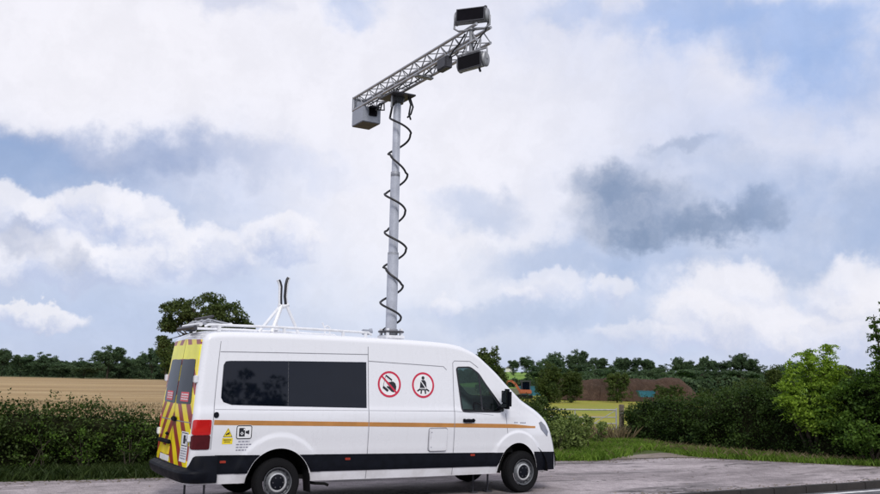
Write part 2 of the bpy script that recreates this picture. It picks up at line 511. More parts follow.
def shade(o, angle=35):
    me = o.data
    bm = bmesh.new(); bm.from_mesh(me)
    for f in bm.faces: f.smooth = True
    for e in bm.edges:
        if len(e.link_faces) == 2: e.smooth = e.calc_face_angle(0) < R(angle)
    bm.to_mesh(me); bm.free()


def sms(a, b, x):
    t = min(1.0, max(0.0, (x - a) / (b - a))); return t * t * (3 - 2 * t)


def vnoise(P, seed=0, octaves=3):
    """smooth pseudo noise in -1..1 for (n,3) arrays"""
    r = np.random.default_rng(seed); out = np.zeros(len(P)); amp = 1.0; tot = 0; fr = 1.0
    for o in range(octaves):
        for k in range(3):
            d = r.normal(size=3); d /= np.linalg.norm(d)
            out += amp * np.sin(P @ d * fr * 2.0 + r.uniform(0, 6.28)) / 1.7
        tot += amp; amp *= 0.55; fr *= 2.1
    return out / tot


# ------------------------------------------------------------------ ground, roads, fields


def sheet(name, poly, z, material, kind='structure', parent=None):
    return tag(pydata(name, [(x, y, z) for x, y in poly], [tuple(range(len(poly)))], material, parent), kind=kind)


def grid_sheet(name, x0, x1, y0, y1, nx, ny, zf, material):
    xs = np.linspace(x0, x1, nx); ys = np.linspace(y0, y1, ny)
    v = [(x, y, zf(x, y)) for x in xs for y in ys]
    f = [(i * ny + j, (i + 1) * ny + j, (i + 1) * ny + j + 1, i * ny + j + 1) for i in range(nx - 1) for j in range(ny - 1)]
    return tag(pydata(name, v, f, material, None, True), kind='structure')


m_soil = mat_ground('soil_and_grass', ((0.06, 0.075, 0.025), (0.10, 0.10, 0.04), (0.13, 0.10, 0.06)), (0.5, 2.0))
m_stub = mat_ground('stubble', ((0.36, 0.25, 0.12), (0.25, 0.165, 0.075), (0.44, 0.33, 0.18)), (0.05, 0.35), 0.8, 0.05, (0.12, 1.0, 1))
m_past = mat_ground('dry_pasture', ((0.26, 0.25, 0.030), (0.20, 0.225, 0.025), (0.29, 0.215, 0.05)), (0.05, 0.4), 0.6, 0.05)
m_hill = mat_ground('far_green_field', ((0.16, 0.27, 0.035), (0.13, 0.23, 0.03), (0.20, 0.28, 0.05)), (0.01, 0.05), 0.2)
m_layby = mat_asphalt('layby_asphalt', (0.215, 0.186, 0.191), (0.066, 0.058, 0.058), (0.37, 0.325, 0.333))
m_road = mat_asphalt('road_asphalt', (0.085, 0.085, 0.095), (0.05, 0.05, 0.055), (0.12, 0.12, 0.13), crack=False, seed=13)
m_heap = mat_ground('spoil_earth', ((0.085, 0.050, 0.034), (0.058, 0.036, 0.024), (0.11, 0.070, 0.048)), (0.3, 1.2), 1.0, 0.2)

sheet('ground', [(-1500, -1500), (2500, -1500), (2500, 2500), (-1500, 2500)], -0.22, m_soil)
sheet('road', [(-120, -8.3), (160, -8.3), (160, -1.19), (-120, -1.19)], -0.13, m_road)
sheet('opposite_verge', [(-120, -60), (160, -60), (160, -8.3), (-120, -8.3)], -0.05, m_soil)
edge = [(-120, 4.6), (-40, 4.7), (-8, 4.75), (-4, 4.7), (-2, 4.66), (-0.6, 4.45), (0.6, 4.36), (3, 4.5), (6, 4.75), (8.4, 4.85), (10.15, 4.76), (11.25, 4.45), (12.6, 4.62), (13.84, 4.52), (14.5, 4.1), (15.3, 3.2), (15.98, 2.32), (17.1, 0.9), (18.4, -0.4), (19.5, -1.03)]
sheet('layby', [(-120, -1.03)] + [(19.5, -1.03)] + edge[::-1][1:], 0.0, m_layby)
sheet('field', [(-1200, 3.0), (2400, 3.0), (2400, 2400), (-1200, 2400)], -0.03, m_soil)
sheet('stubble_field', [(-400, 6.3), (9.5, 6.3), (60, 175), (60, 196), (-500, 360)], -0.012, m_stub)
sheet('pasture', [(11, 8.3), (60, 8.3), (110, 45), (70, 75), (36, 75)], -0.010, m_past)


def hill_z(x, y):
    d = math.hypot(x - CAM_POS.x, y - CAM_POS.y)
    return -0.4 + 5.0 * sms(130, 420, d) + 0.15 * math.sin(x * 0.02 + y * 0.013)


def hill_patch():
    v = []; f = []; na, nr = 50, 26
    for i in range(na):
        az = CAM_YAW + R(-1 + 34 * i / (na - 1))
        for j in range(nr):
            d = 140 * (1500 / 140) ** (j / (nr - 1))
            x = CAM_POS.x + math.sin(az) * d; y = CAM_POS.y + math.cos(az) * d
            e = sms(0, 0.12, i / (na - 1))
            v.append((x, y, -0.4 + (hill_z(x, y) + 0.4) * e))
    for i in range(na - 1):
        for j in range(nr - 1):
            f.append((i * nr + j, (i + 1) * nr + j, (i + 1) * nr + j + 1, i * nr + j + 1))
    tag(pydata('hill', v, f, m_hill, None, True), kind='structure')


hill_patch()

# kerb along the edge of the road, built of single stones
kerb = empty('kerb', (3.5, -1.11, -0.13))
tag(kerb, 'low dark concrete kerb between the lay-by and the main road', 'kerb')
ks = MB().box((0, 0, 0), (0.905, 0.15, 0.17), bev=0.012)
k_me = None
x = -8.0
while x < 60:
    if k_me is None:
        ko = ks.build('kerbstone', M['kerb'], kerb); k_me = ko.data
    else:
        ko = bpy.data.objects.new('kerbstone', k_me); COL.objects.link(ko); ko.parent = kerb
    ko.location = (x - 3.5, random.uniform(-0.004, 0.004), 0.052 + random.uniform(-0.004, 0.004))
    ko.rotation_euler = (0, 0, random.uniform(-0.004, 0.004))
    x += 0.915
ln = pydata('road_line', [(x, y, -0.126) for x, y in ((-120, -1.50), (160, -1.50), (160, -1.38), (-120, -1.38))], [(0, 1, 2, 3)], M['line'])
tag(ln, kind='structure')

# ------------------------------------------------------------------ leaf clouds


def leaf_quads(P, size, up=0.3, aspect=0.62, seed=0, out=None):
    r = np.random.default_rng(seed); n = len(P)
    nr = r.normal(size=(n, 3)); nr /= np.linalg.norm(nr, axis=1, keepdims=True)
    nr[:, 2] += up
    if out is not None: nr += out
    nr /= np.linalg.norm(nr, axis=1, keepdims=True) + 1e-9
    t = r.normal(size=(n, 3)); t -= nr * (t * nr).sum(1, keepdims=True); t /= np.linalg.norm(t, axis=1, keepdims=True) + 1e-9
    b = np.cross(nr, t)
    s = (np.full(n, size) if np.isscalar(size) else size) * r.uniform(0.65, 1.35, n)
    s = s[:, None]
    k = s * 0.12 * nr
    V = np.stack([P - t * s * 0.5, P + b * s * aspect * 0.5 + k - t * s * 0.08, P + t * s * 0.5, P - b * s * aspect * 0.5 + k - t * s * 0.08], 1)
    return V


def hedge(name, label, path, foliage, leaf=0.06, dens=420, seed=1, cat='hedge', group=None, ragged=0.16, sprig=0.35, core_in=0.3):
    """path: list of (x, y, height, depth); the front faces the road (towards -Y, right-hand side of travel)"""
    r = np.random.default_rng(seed)
    A = np.array(path, float)
    seg = np.linalg.norm(np.diff(A[:, :2], axis=0), axis=1); S = np.concatenate([[0], np.cumsum(seg)]); L = S[-1]
    root = empty(name, (A[0, 0], A[0, 1], 0))
    tag(root, label, cat, group)
    org = np.array([A[0, 0], A[0, 1], 0])

    def frame(s):
        x = np.interp(s, S, A[:, 0]); y = np.interp(s, S, A[:, 1]); h = np.interp(s, S, A[:, 2]); d = np.interp(s, S, A[:, 3])
        e = 0.3
        dx = np.interp(np.minimum(s + e, L), S, A[:, 0]) - np.interp(np.maximum(s - e, 0), S, A[:, 0])
        dy = np.interp(np.minimum(s + e, L), S, A[:, 1]) - np.interp(np.maximum(s - e, 0), S, A[:, 1])
        q = np.hypot(dx, dy) + 1e-9
        return x, y, h, d, dy / q, -dx / q      # front normal

    def surf(s, w, inset):
        """w 0..1 up the front, 1..2 over the top, 2..3 down the back"""
        x, y, h, d, nx, ny = frame(s)
        rr = np.stack([s * 1.0, w * 2.0, np.zeros_like(s)], 1)
        bump = vnoise(rr * 1.1, seed) * ragged + vnoise(rr * 3.0, seed + 5) * ragged * 0.6
        hh = h + vnoise(np.stack([s, s * 0, s * 0], 1) * 0.9, seed + 3) * ragged * 0.8
        f = np.clip(w, 0, 1); tp = np.clip(w - 1, 0, 1); bk = np.clip(w - 2, 0, 1)
        z = np.where(w < 1, f * hh, np.where(w < 2, hh + np.sin(tp * np.pi) * 0.10, (1 - bk) * hh))
        round_ = 0.16 * np.clip((f - 0.7) / 0.3, 0, 1) ** 2
        lat = np.where(w < 1, d / 2 - round_, np.where(w < 2, d / 2 - 0.16 - tp * (d - 0.32), -d / 2))
        bul = bump - inset
        lat = lat + np.where(w < 1, bul, np.where(w < 2, 0, -bul))
        z = z + np.where((w >= 1) & (w < 2), bul, 0)
        return np.stack([x + nx * lat, y + ny * lat, np.maximum(z, 0.02)], 1), nx, ny

    H = A[:, 2].mean(); D = A[:, 3].mean()
    area = L * (H + D * 0.8 + H * 0.35)
    pf, ptp = H / (H + 0.8 * D + 0.35 * H), (H + 0.8 * D) / (H + 0.8 * D + 0.35 * H)
    def wpick(n):
        u = r.uniform(0, 1, n)
        return np.where(u < pf, r.uniform(0, 1, n), np.where(u < ptp, 1 + r.uniform(0, 1, n), 2 + r.uniform(0, 1, n)))
    V = []
    # leaves sit in tufts of very different size and depth, with gaps between
    nt = int(area * 26); per = max(3, int(dens / 26 * 0.85))
    s0 = r.uniform(0, L, nt); w0 = wpick(nt); dep = r.uniform(-0.13, 0.16, nt); rad = r.uniform(0.05, 0.17, nt)
    T, tx, ty = surf(s0, w0, dep)
    rep_ = r.poisson(per * (rad / 0.11) ** 1.3) + 2
    ix = np.repeat(np.arange(nt), rep_); n = len(ix)
    q = r.normal(size=(n, 3)) * (rad[ix] * 0.6)[:, None] * np.array([1, 1, 0.8])
    P = T[ix] + q
    tilt = r.normal(size=(nt, 3))[ix] * 0.6
    outv = np.where((w0[ix] < 1)[:, None], np.stack([tx[ix], ty[ix], np.full(n, 0.7)], 1), np.array([0, 0, 1.0])) * 0.35 + tilt
    P[:, 2] = np.maximum(P[:, 2], 0.03)
    V.append(leaf_quads(P - org, (leaf * r.uniform(0.7, 1.35, nt))[ix], 0.2, aspect=0.55, seed=seed + 1, out=outv))
    # a thin even skin further in
    n = int(area * dens * 0.85)
    s1 = r.uniform(0, L, n); w1 = wpick(n)
    P, nx, ny = surf(s1, w1, np.abs(r.normal(0.06, 0.08, n)))
    V.append(leaf_quads(P - org, leaf, 0.3, seed=seed + 2))
    # loose shoots standing out of the outline
    ns = int(L * 14 * sprig)
    if ns:
        s0 = r.uniform(0, L, ns); w0 = np.where(r.uniform(0, 1, ns) < 0.65, 1 + r.uniform(0, 0.6, ns), r.uniform(0.4, 1, ns))
        B, bx, by = surf(s0, w0, np.zeros(ns))
        ln_ = r.uniform(0.08, 0.38, ns); dirv = np.stack([bx * 0.4 + r.normal(0, .35, ns), by * 0.4 + r.normal(0, .35, ns), np.full(ns, 1.0)], 1)
        for k in range(9):
            Q = B + dirv * (ln_ * k / 8)[:, None] + r.normal(0, 0.018, (ns, 3))
            V.append(leaf_quads(Q - org, leaf * 0.85, 0.1, seed=seed + 20 + k))
    link('foliage', quads_mesh('foliage', np.concatenate(V)), foliage, root)
    # solid dark core, added to stop light showing through the leaves
    ns_, nw = max(8, int(L * 3)), 16
    ss = np.repeat(np.linspace(0, L, ns_), nw); ww = np.tile(np.linspace(0, 2.999, nw), ns_)
    C, _, _ = surf(ss, ww, np.full(len(ss), core_in))
    f = [(i * nw + j, (i + 1) * nw + j, (i + 1) * nw + j + 1, i * nw + j + 1) for i in range(ns_ - 1) for j in range(nw - 1)]
    f += [tuple(range(nw)), tuple((ns_ - 1) * nw + j for j in range(nw))[::-1]]
    pydata('light_block', C - org, f, M['core'], root, True)
    return root


def crown_points(blobs, clumps, per, rc, r, shell=0.55):
    """blobs: (cx,cy,cz,rx,ry,rz,weight); leaves gather in clumps near the outside of the blobs"""
    wts = np.array([b[6] for b in blobs]); wts = wts / wts.sum()
    out = []; cen = []
    for b, wt_ in zip(blobs, wts):
        k = max(3, int(clumps * wt_))
        d = r.normal(size=(k, 3)); d /= np.linalg.norm(d, axis=1, keepdims=True)
        rad = shell + (1 - shell) * r.uniform(0, 1, k) ** 0.6
        rad *= r.uniform(0.82, 1.12, k)
        c = np.array(b[:3]) + d * rad[:, None] * np.array(b[3:6])
        cen.append(c)
    cen = np.concatenate(cen)
    for c in cen:
        m = int(per * r.uniform(0.6, 1.4)); q = rc * r.uniform(0.6, 1.35)
        d = r.normal(size=(m, 3)); d /= np.linalg.norm(d, axis=1, keepdims=True)
        out.append(c + d * (q * r.uniform(0.3, 1, m) ** 0.7)[:, None] * np.array([1, 1, 0.72]))
    return np.concatenate(out), cen


def limb_tubes(mb, base, h, r0, targets, r, n=7, stems=1):
    """tapered trunk then limbs running out to the clump centres"""
    base = Vector(base)
    bend = [Vector((r.normal(0, 0.02 * h), r.normal(0, 0.02 * h), 0)) for _ in range(5)]
    pts = [base + Vector((0, 0, h * k / 4)) + bend[k] * (k / 4) for k in range(5)]
    pts[0] = base
    mb.tube(pts, [r0 * 1.35, r0, r0 * 0.85, r0 * 0.7, r0 * 0.5], n)
    for t in targets:
        t = Vector(t)
        k = r.integers(2, 5); s = pts[k]
        mid = s.lerp(t, 0.5) + Vector((r.normal(0, 0.05 * h), r.normal(0, 0.05 * h), 0.06 * h))
        mb.tube([s, s.lerp(mid, 0.6), mid, t], [r0 * 0.42, r0 * 0.30, r0 * 0.2, r0 * 0.06], 5, cap=False)


def tree(name, label, loc, blobs, trunk_h, trunk_r, foliage, clumps=90, per=60, rc=0.5, leaf=0.18, seed=3, cat='tree', group=None, shell=0.5, limbs=10, up=0.3):
    r = np.random.default_rng(seed)
    root = empty(name, loc)
    tag(root, label, cat, group)
    P, cen = crown_points(blobs, clumps, per, rc, r, shell)
    mb = MB(); idx = r.choice(len(cen), min(limbs, len(cen)), replace=False)
    limb_tubes(mb, (0, 0, -0.25), trunk_h + 0.25, trunk_r, [cen[i] for i in idx], r)
    mb.build('trunk', M['bark'], root, True)
    P = P[P[:, 2] > 0.03]
    link('crown', quads_mesh('crown', leaf_quads(P, leaf, up, seed=seed + 1)), foliage, root)
    return root


LF = dict(
    hedge=mat_leaf('hedge_leaves', (0.010, 0.026, 0.006), (0.085, 0.125, 0.030), 0.25),
    hedger=mat_leaf('dark_hedge_leaves', (0.009, 0.024, 0.006), (0.068, 0.112, 0.024), 0.25),
    bush=mat_leaf('mid_green_leaves', (0.024, 0.056, 0.009), (0.13, 0.22, 0.036), 0.35),
    weed=mat_leaf('pale_weed_leaves', (0.045, 0.078, 0.018), (0.25, 0.31, 0.10), 0.3),
    ash=mat_leaf('bright_young_leaves', (0.055, 0.115, 0.014), (0.32, 0.45, 0.06), 0.45),
    oak=mat_leaf('oak_leaves', (0.022, 0.040, 0.012), (0.10, 0.13, 0.042), 0.25),
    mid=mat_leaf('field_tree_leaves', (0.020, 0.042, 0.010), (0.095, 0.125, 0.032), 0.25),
    far=mat_leaf('hazy_far_leaves', (0.036, 0.072, 0.040), (0.115, 0.165, 0.080), 0.25),  # distance haze mixed into the leaf colour: paler and bluer
    grass=mat_leaf('grass_blades', (0.050, 0.10, 0.012), (0.17, 0.26, 0.042), 0.3),
    grassdk=mat_leaf('rank_grass_blades', (0.012, 0.024, 0.006), (0.045, 0.066, 0.018), 0.2),
    dry=mat_leaf('dry_stalks', (0.12, 0.09, 0.05), (0.26, 0.21, 0.13), 0.2),
)

# ------------------------------------------------------------------ verge: earth sheets and grass blades


def grass(name, pts, h, material, seed, lean=0.35, wid=0.012):
    r = np.random.default_rng(seed); n = len(pts)
    pts = pts + np.column_stack([r.normal(0, .10, n), r.normal(0, .10, n), np.zeros(n)])
    hh = h * r.uniform(0.45, 1.25, n)
    a = r.uniform(0, 2 * np.pi, n); w = np.stack([np.cos(a), np.sin(a), np.zeros(n)], 1) * wid * r.uniform(0.7, 1.5, n)[:, None]
    ln_ = np.stack([r.normal(0, lean, n), r.normal(0, lean, n), np.ones(n)], 1) * hh[:, None]
    V = np.stack([pts - w, pts + w, pts + ln_ * 0.6 + w * 0.7, pts + ln_ * np.array([1.25, 1.25, 0.95])], 1)
    return tag(link(name, quads_mesh(name, V), material), kind='stuff')


def scatter(poly, n, seed, zf=None):
    """random points inside a polygon"""
    r = np.random.default_rng(seed); P = np.array(poly, float)
    lo, hi = P.min(0), P.max(0); out = np.zeros((0, 2))
    while len(out) < n:
        q = r.uniform(lo, hi, (n * 2, 2)); ins = np.zeros(len(q), bool)
        for i in range(len(P)):
            a, b = P[i], P[(i + 1) % len(P)]
            c = ((a[1] > q[:, 1]) != (b[1] > q[:, 1])) & (q[:, 0] < (b[0] - a[0]) * (q[:, 1] - a[1]) / (b[1] - a[1] + 1e-12) + a[0])
            ins ^= c
        out = np.concatenate([out, q[ins]])
    out = out[:n]
    z = np.zeros(n) if zf is None else zf(out)
    return np.column_stack([out, z])


m_verge = mat_ground('verge_turf', ((0.045, 0.075, 0.016), (0.075, 0.10, 0.025), (0.10, 0.085, 0.045)), (0.6, 2.5), 1.0, 0.04)
m_dirt = mat_ground('trodden_dirt', ((0.27, 0.225, 0.20), (0.20, 0.165, 0.14), (0.12, 0.12, 0.05)), (0.8, 3.0), 0.8, 0.03)
vl = [(-60, 4.62)] + edge[2:10] + [(10.2, 5.2), (10.2, 8.0), (-60, 8.0)]
sheet('verge', vl, 0.004, m_verge)
vr = edge[9:] + [(30, -1.0), (60, -1.0), (60, 9), (24, 9), (17.5, 10.5), (13, 11), (9, 8.5)]
sheet('verge', vr, 0.008, m_verge)
dirt_poly = [(11.6, 4.50), (12.6, 4.60), (13.84, 4.50), (14.5, 4.08), (14.9, 3.75), (15.2, 4.3), (15.1, 5.2), (14.5, 5.7), (13.6, 5.5), (12.5, 5.1)]
sheet('field_track', dirt_poly, 0.012, m_dirt)

pl = scatter([(-6, 4.70), (-2, 4.72), (0.6, 4.42), (3, 4.55), (8.4, 4.9), (9.6, 4.95), (9.6, 6.0), (-6, 6.0)], 26000, 5)
grass('verge_grass', pl, 0.17, LF['grassdk'], 6)
pb = scatter([(8.4, 4.88), (10.1, 4.8), (11.2, 4.5), (12.4, 5.0), (13.5, 5.9), (14.6, 6.6), (15.2, 6.4), (16.4, 7.6), (16.7, 9.6), (14.4, 10.2), (12.5, 10.6), (9.6, 7.6)], 60000, 7)
grass('verge_grass', pb, 0.18, LF['grass'], 8)
pc = scatter([(14.5, 4.4), (15.3, 3.35), (16.0, 2.5), (17.2, 1.1), (18.4, 0.4), (18.4, 2.2), (16.9, 4.4), (16.4, 7.5), (16.6, 9.6), (15.9, 8.6), (15.0, 6.0)], 42000, 9)
grass('verge_grass', pc, 0.13, LF['grass'], 10)
pd2 = np.concatenate([pb[::22], pc[::22]]) + np.array([0.03, 0.02, 0])
grass('dry_grass', pd2, 0.20, LF['dry'], 14, .4, .007)
clump = np.repeat(scatter([(9.0, 5.0), (11.2, 4.7), (12.4, 5.3), (14.4, 6.9), (16.2, 8.4), (12.5, 9.6), (9.6, 7)], 60, 15), 130, axis=0)
clump[:, :2] += np.random.default_rng(16).normal(0, .13, (len(clump), 2))
grass('grass_tussocks', clump, 0.20, LF['grass'], 17, .45, .009)
# stubble stalks on the nearer part of the harvested field
ps = scatter([(-9, 6.9), (6, 6.9), (16, 40), (-12, 60), (-20, 40)], 26000, 12)
ps[:, 2] = -0.012
grass('stubble', ps, 0.13, LF['dry'], 13, 0.2, 0.014)

# ------------------------------------------------------------------ hedges and shrubs near the road
hedge('trimmed_hedge', 'long low dark hedge in front of the stubble field, behind the van', [(-14, 6.55, 1.02, 1.2), (-6, 6.5, 1.00, 1.2), (-2, 6.45, 1.00, 1.2), (3, 6.5, 1.02, 1.2), (9, 6.9, 1.06, 1.1), (11.2, 7.6, 1.08, 1.1), (13.0, 9.2, 1.0, 1.0)], LF['hedge'], 0.060, 760, 21, sprig=0.4)
hedge('thick_hedge', 'tall dark overgrown hedge to the right of the field gate', [(17.25, 9.75, 1.22, 1.3), (17.4, 8.2, 1.36, 1.5), (17.6, 6.4, 1.50, 1.6), (17.75, 4.6, 1.62, 1.7), (18.3, 2.6, 1.75, 1.8), (19.8, 1.3, 1.9, 1.8), (23, .9, 2.0, 1.6), (38, 1.0, 2.0, 1.6)], LF['hedger'], 0.066, 600, 31, ragged=0.26, sprig=1.2)


def bush(name, label, loc, blobs, foliage, clumps, per, rc, leaf, seed, group=None, cat='shrub', shell=0.45, stems=7, stem_r=0.035):
    r = np.random.default_rng(seed)
    root = empty(name, loc); tag(root, label, cat, group)
    P, cen = crown_points(blobs, clumps, per, rc, r, shell)
    P = P[P[:, 2] > 0.02]
    mb = MB()
    for i in r.choice(len(cen), min(stems, len(cen)), replace=False):
        t = Vector(cen[i]); b = Vector((r.normal(0, 0.12), r.normal(0, 0.12), -0.1))
        mb.tube([b, b.lerp(t, 0.5) + Vector((0, 0, 0.15)), t], [stem_r, stem_r * .65, stem_r * .25], 5, cap=False)
    mb.build('stem', M['bark'], root, True)
    link('foliage', quads_mesh('foliage', leaf_quads(P, leaf, 0.25, seed=seed + 1)), foliage, root)
    return root


# bush beside the bonnet, tall weeds by the gate
bush('roadside_shrub', 'leafy pale green shrub on the verge in front of the van bonnet', (11.3, 6.1, 0), [(0, 0, .55, .95, .5, .55, 1), (-1.0, .3, .5, .6, .5, .5, .6), (.9, .6, .45, .6, .5, .45, .6)], LF['weed'], 90, 46, 0.20, 0.075, 41)
bush('roadside_shrub', 'ragged darker shrub at the left end of the field gate', (13.0, 8.3, 0), [(0, 0, .5, .75, .55, .6, 1), (-.8, -.5, .5, .6, .5, .5, .7), (.5, .5, .35, .4, .4, .4, .4)], LF['hedge'], 80, 40, 0.2, 0.075, 43)
for i, (x_, y_, sc_, lab) in enumerate(((-1.35, 5.75, .55, 'leftmost pale leaved bramble growing at the front of the long hedge'), (-.55, 5.80, .42, 'smaller pale bramble in the middle of the visible left hedge'), (.35, 5.78, .5, 'pale bramble in the long hedge close to the rear of the van'))):
    bush('bramble', lab, (x_, y_, 0), [(0, 0, .45, sc_ * 1.1, .22, .36, 1), (.1, 0, .72, sc_ * .6, .2, .2, .5)], LF['bush'], 22, 16, .14, .055, 91 + i, group='brambles along the front of the left hedge', cat='bramble', stem_r=.008)
for i, (px, py, dp, h, lab) in enumerate(((560, 440, 23.2, 0.9, 'tall weed with upright stalks nearest the van bumper'), (586, 443, 24.5, 1.0, 'tall weed with pale leaves below the left end of the gate'), (600, 440, 26.5, 0.7, 'short bushy weed at the foot of the gate'), (574, 441, 24, 1.05, 'tallest pale weed between the bonnet and the gate'))):
    p = at(px, py, dp)
    bush('verge_weed', lab, (p.x, p.y, 0), [(0, 0, h * .55, .22, .22, h * .5, 1), (.1, .05, h * .85, .12, .12, h * .2, .4)], LF['weed'], 26, 30, 0.10, 0.07, 51 + i, group='weeds on the verge by the gate', cat='weed', stems=9, stem_r=.010)

# bright young tree growing out of the right hedge
pa = at(816, 440, 24.1)
def feather_tree(name, label, loc, tips, foliage, leaf, seed, cat='tree', trunk_r=0.045):
    """slender stems; leaves hang in pairs along drooping twigs"""
    r = np.random.default_rng(seed)
    root = empty(name, loc); tag(root, label, cat)
    mb = MB(); P = []
    for (x, y, z, spread, n) in tips:
        t = Vector((x, y, z)); b0 = Vector((r.normal(0, .06), r.normal(0, .06), -.2))
        mid = b0.lerp(t, .55) + Vector((r.normal(0, .08), r.normal(0, .08), .15))
        stem = [b0, b0.lerp(mid, .5), mid, mid.lerp(t, .6), t]
        mb.tube(stem, [trunk_r, trunk_r * .8, trunk_r * .5, trunk_r * .3, trunk_r * .12], 6, cap=False)
        for k in range(n):
            u = r.uniform(.30, 1.0) ** .8
            p = stem[2].lerp(stem[4], (u - .3) / .7) if u > .3 else stem[1]
            a = r.uniform(0, 6.283); ln_ = spread * r.uniform(.35, 1.0) * (1.15 - .55 * u)
            d = Vector((math.cos(a), math.sin(a), r.uniform(.1, .75)))
            m = 13
            for q in range(m):
                w = q / (m - 1)
                c = p + d * (ln_ * w) + Vector((0, 0, -.45 * ln_ * w * w))
                for sgn in (-1, 1):
                    P.append((c.x - math.sin(a) * sgn * leaf * .45 + r.normal(0, .02), c.y + math.cos(a) * sgn * leaf * .45 + r.normal(0, .02), c.z + r.normal(0, .02)))
            if k % 3 == 0: mb.tube([p, p + d * ln_ * .6 + Vector((0, 0, -.16 * ln_))], .006, 4, cap=False)
    mb.build('trunk', M['bark'], root, True)
    P = np.array(P); P = P[P[:, 2] > .1]
    link('crown', quads_mesh('crown', leaf_quads(P, leaf, .55, aspect=.42, seed=seed)), foliage, root)
    return root
rx_, ry_ = _r0.x, _r0.y
def off_(u, f, z, sp, n): return (rx_ * u - math.sin(CAM_YAW) * f, ry_ * u - math.cos(CAM_YAW) * f, z, sp, n)
feather_tree('young_ash_tree', 'bright yellow green young tree standing up out of the dark hedge', (pa.x, pa.y, 0),
             [off_(-.25, .1, 2.75, .75, 64), off_(.42, 0, 3.05, .55, 52), off_(.30, .1, 2.5, .7, 50), off_(-.7, .1, 2.15, .62, 52), off_(-.55, .2, 1.5, .65, 44), off_(.1, .2, 2.0, .7, 54), off_(.75, -.1, 2.45, .55, 44), off_(-.2, .25, 1.3, .6, 34), off_(-.05, 0, 2.95, .4, 30), off_(-.9, .5, 1.6, .7, 46), off_(.3, .55, 1.25, .7, 44), off_(-.35, .6, 1.0, .65, 40), off_(-.75, .2, 2.55, .35, 22), off_(.55, .3, 1.9, .6, 40), off_(-1.05, .3, 1.95, .45, 34), off_(.95, .2, 2.0, .5, 36), off_(1.0, .3, 1.4, .6, 34), off_(.0, .5, 1.6, .8, 44)],
             LF['ash'], 0.085, 61)
bush('dark_bush', 'big dark rounded bush at the right end of the lay-by', (17.75, 1.45, 0), [(0, 0, .75, .95, .9, .75, 1), (-.15, .75, 1.2, .7, .7, .75, .8), (.9, -.6, 1.1, .9, .8, 1.0, .9), (.5, .4, 1.8, .75, .7, .65, .7)], LF['bush'], 190, 60, 0.24, 0.085, 65)
ph_ = at(893, 372, 22.5)
feather_tree('hedgerow_tree', 'dark tree leaning in at the right edge with loose upper twigs', (ph_.x, ph_.y, 0),
             [off_(-.42, 0, 3.75, .34, 26), off_(-.1, 0, 4.1, .5, 40), off_(.3, .1, 3.7, .8, 60), off_(-.3, 0, 2.9, .55, 50), off_(.1, .2, 2.6, .8, 60), off_(.8, 0, 3.2, .8, 60), off_(-.45, .1, 2.35, .55, 50)], LF['bush'], 0.085, 67, trunk_r=.06)

# ------------------------------------------------------------------ gate
gate_a = Vector((16.62, 9.86, 0)); gdir = Vector((-1.6, 0.42, 0)).normalized()
gate = empty('field_gate', gate_a); tag(gate, 'galvanised five bar field gate between the hedges', 'gate')
GL = 3.0
def gp(t, z): return gdir * t + Vector((0, 0, z))
for z in (0.18, 0.38, 0.56, 0.76, 1.0):
    MB().tube([gp(0.04, z), gp(GL, z)], 0.024 if z > 0.9 else 0.017, 8).build('bar', M['galv'], gate, True)
for t in (0.03, GL):
    MB().tube([gp(t, 0.12), gp(t, 1.06)], 0.027, 8).build('stile', M['galv'], gate, True)
MB().tube([gp(GL * 0.5, 0.16), gp(GL * 0.5, 1.0)], 0.017, 8).build('upright', M['galv'], gate, True)
MB().tube([gp(0.06, 0.98), gp(GL * 0.5, 0.2)], 0.012, 6).build('brace', M['galv'], gate, True)
for t, lab in ((-0.16, 'weathered timber post at the right end of the field gate'), (GL + 0.16, 'weathered timber post at the hidden left end of the field gate')):
    p = gate_a + gdir * t
    po = empty('gate_post', p); tag(po, lab, 'post', 'posts of the field gate')
    MB().box((0, 0, 0.58), (0.13, 0.13, 1.2), bev=0.012).build('timber', M['post'], po)
    MB().tube([(-0.09, -0.08, 0.9), (0.09, -0.08, 0.9)], 0.012, 6).build('hinge_bolt', M['galv'], po)

# ------------------------------------------------------------------ middle distance
# spoil heap
def heap():
    n, k = 60, 12; v = []
    a, b = Vector((50.0, 58.0, 0)), Vector((63.0, 50.4, 0)); nr = Vector((-(b - a).y, (b - a).x, 0)).normalized() * -1
    r = np.random.default_rng(4)
    for i in range(n):
        t = i / (n - 1); c = a.lerp(b, t)
        h = 2.02 * min(1, t / .05 + .15, (1 - t) / .14 + .02) + 0.10 * math.sin(t * 17) + 0.06 * math.sin(t * 41 + 1) + 0.25 * t
        for j in range(k):
            w = -1 + 2 * j / (k - 1); q = c + nr * (w * 2.6) + Vector((r.normal(0, .06), r.normal(0, .06), 0))
            z = h * (1 - abs(w) ** 2.4) + r.normal(0, .05)
            v.append((q.x, q.y, max(z, -0.05)))
    f = [(i * k + j, (i + 1) * k + j, (i + 1) * k + j + 1, i * k + j + 1) for i in range(n - 1) for j in range(k - 1)]
    tag(pydata('spoil_heap', v, f, m_heap), kind='structure')
heap()


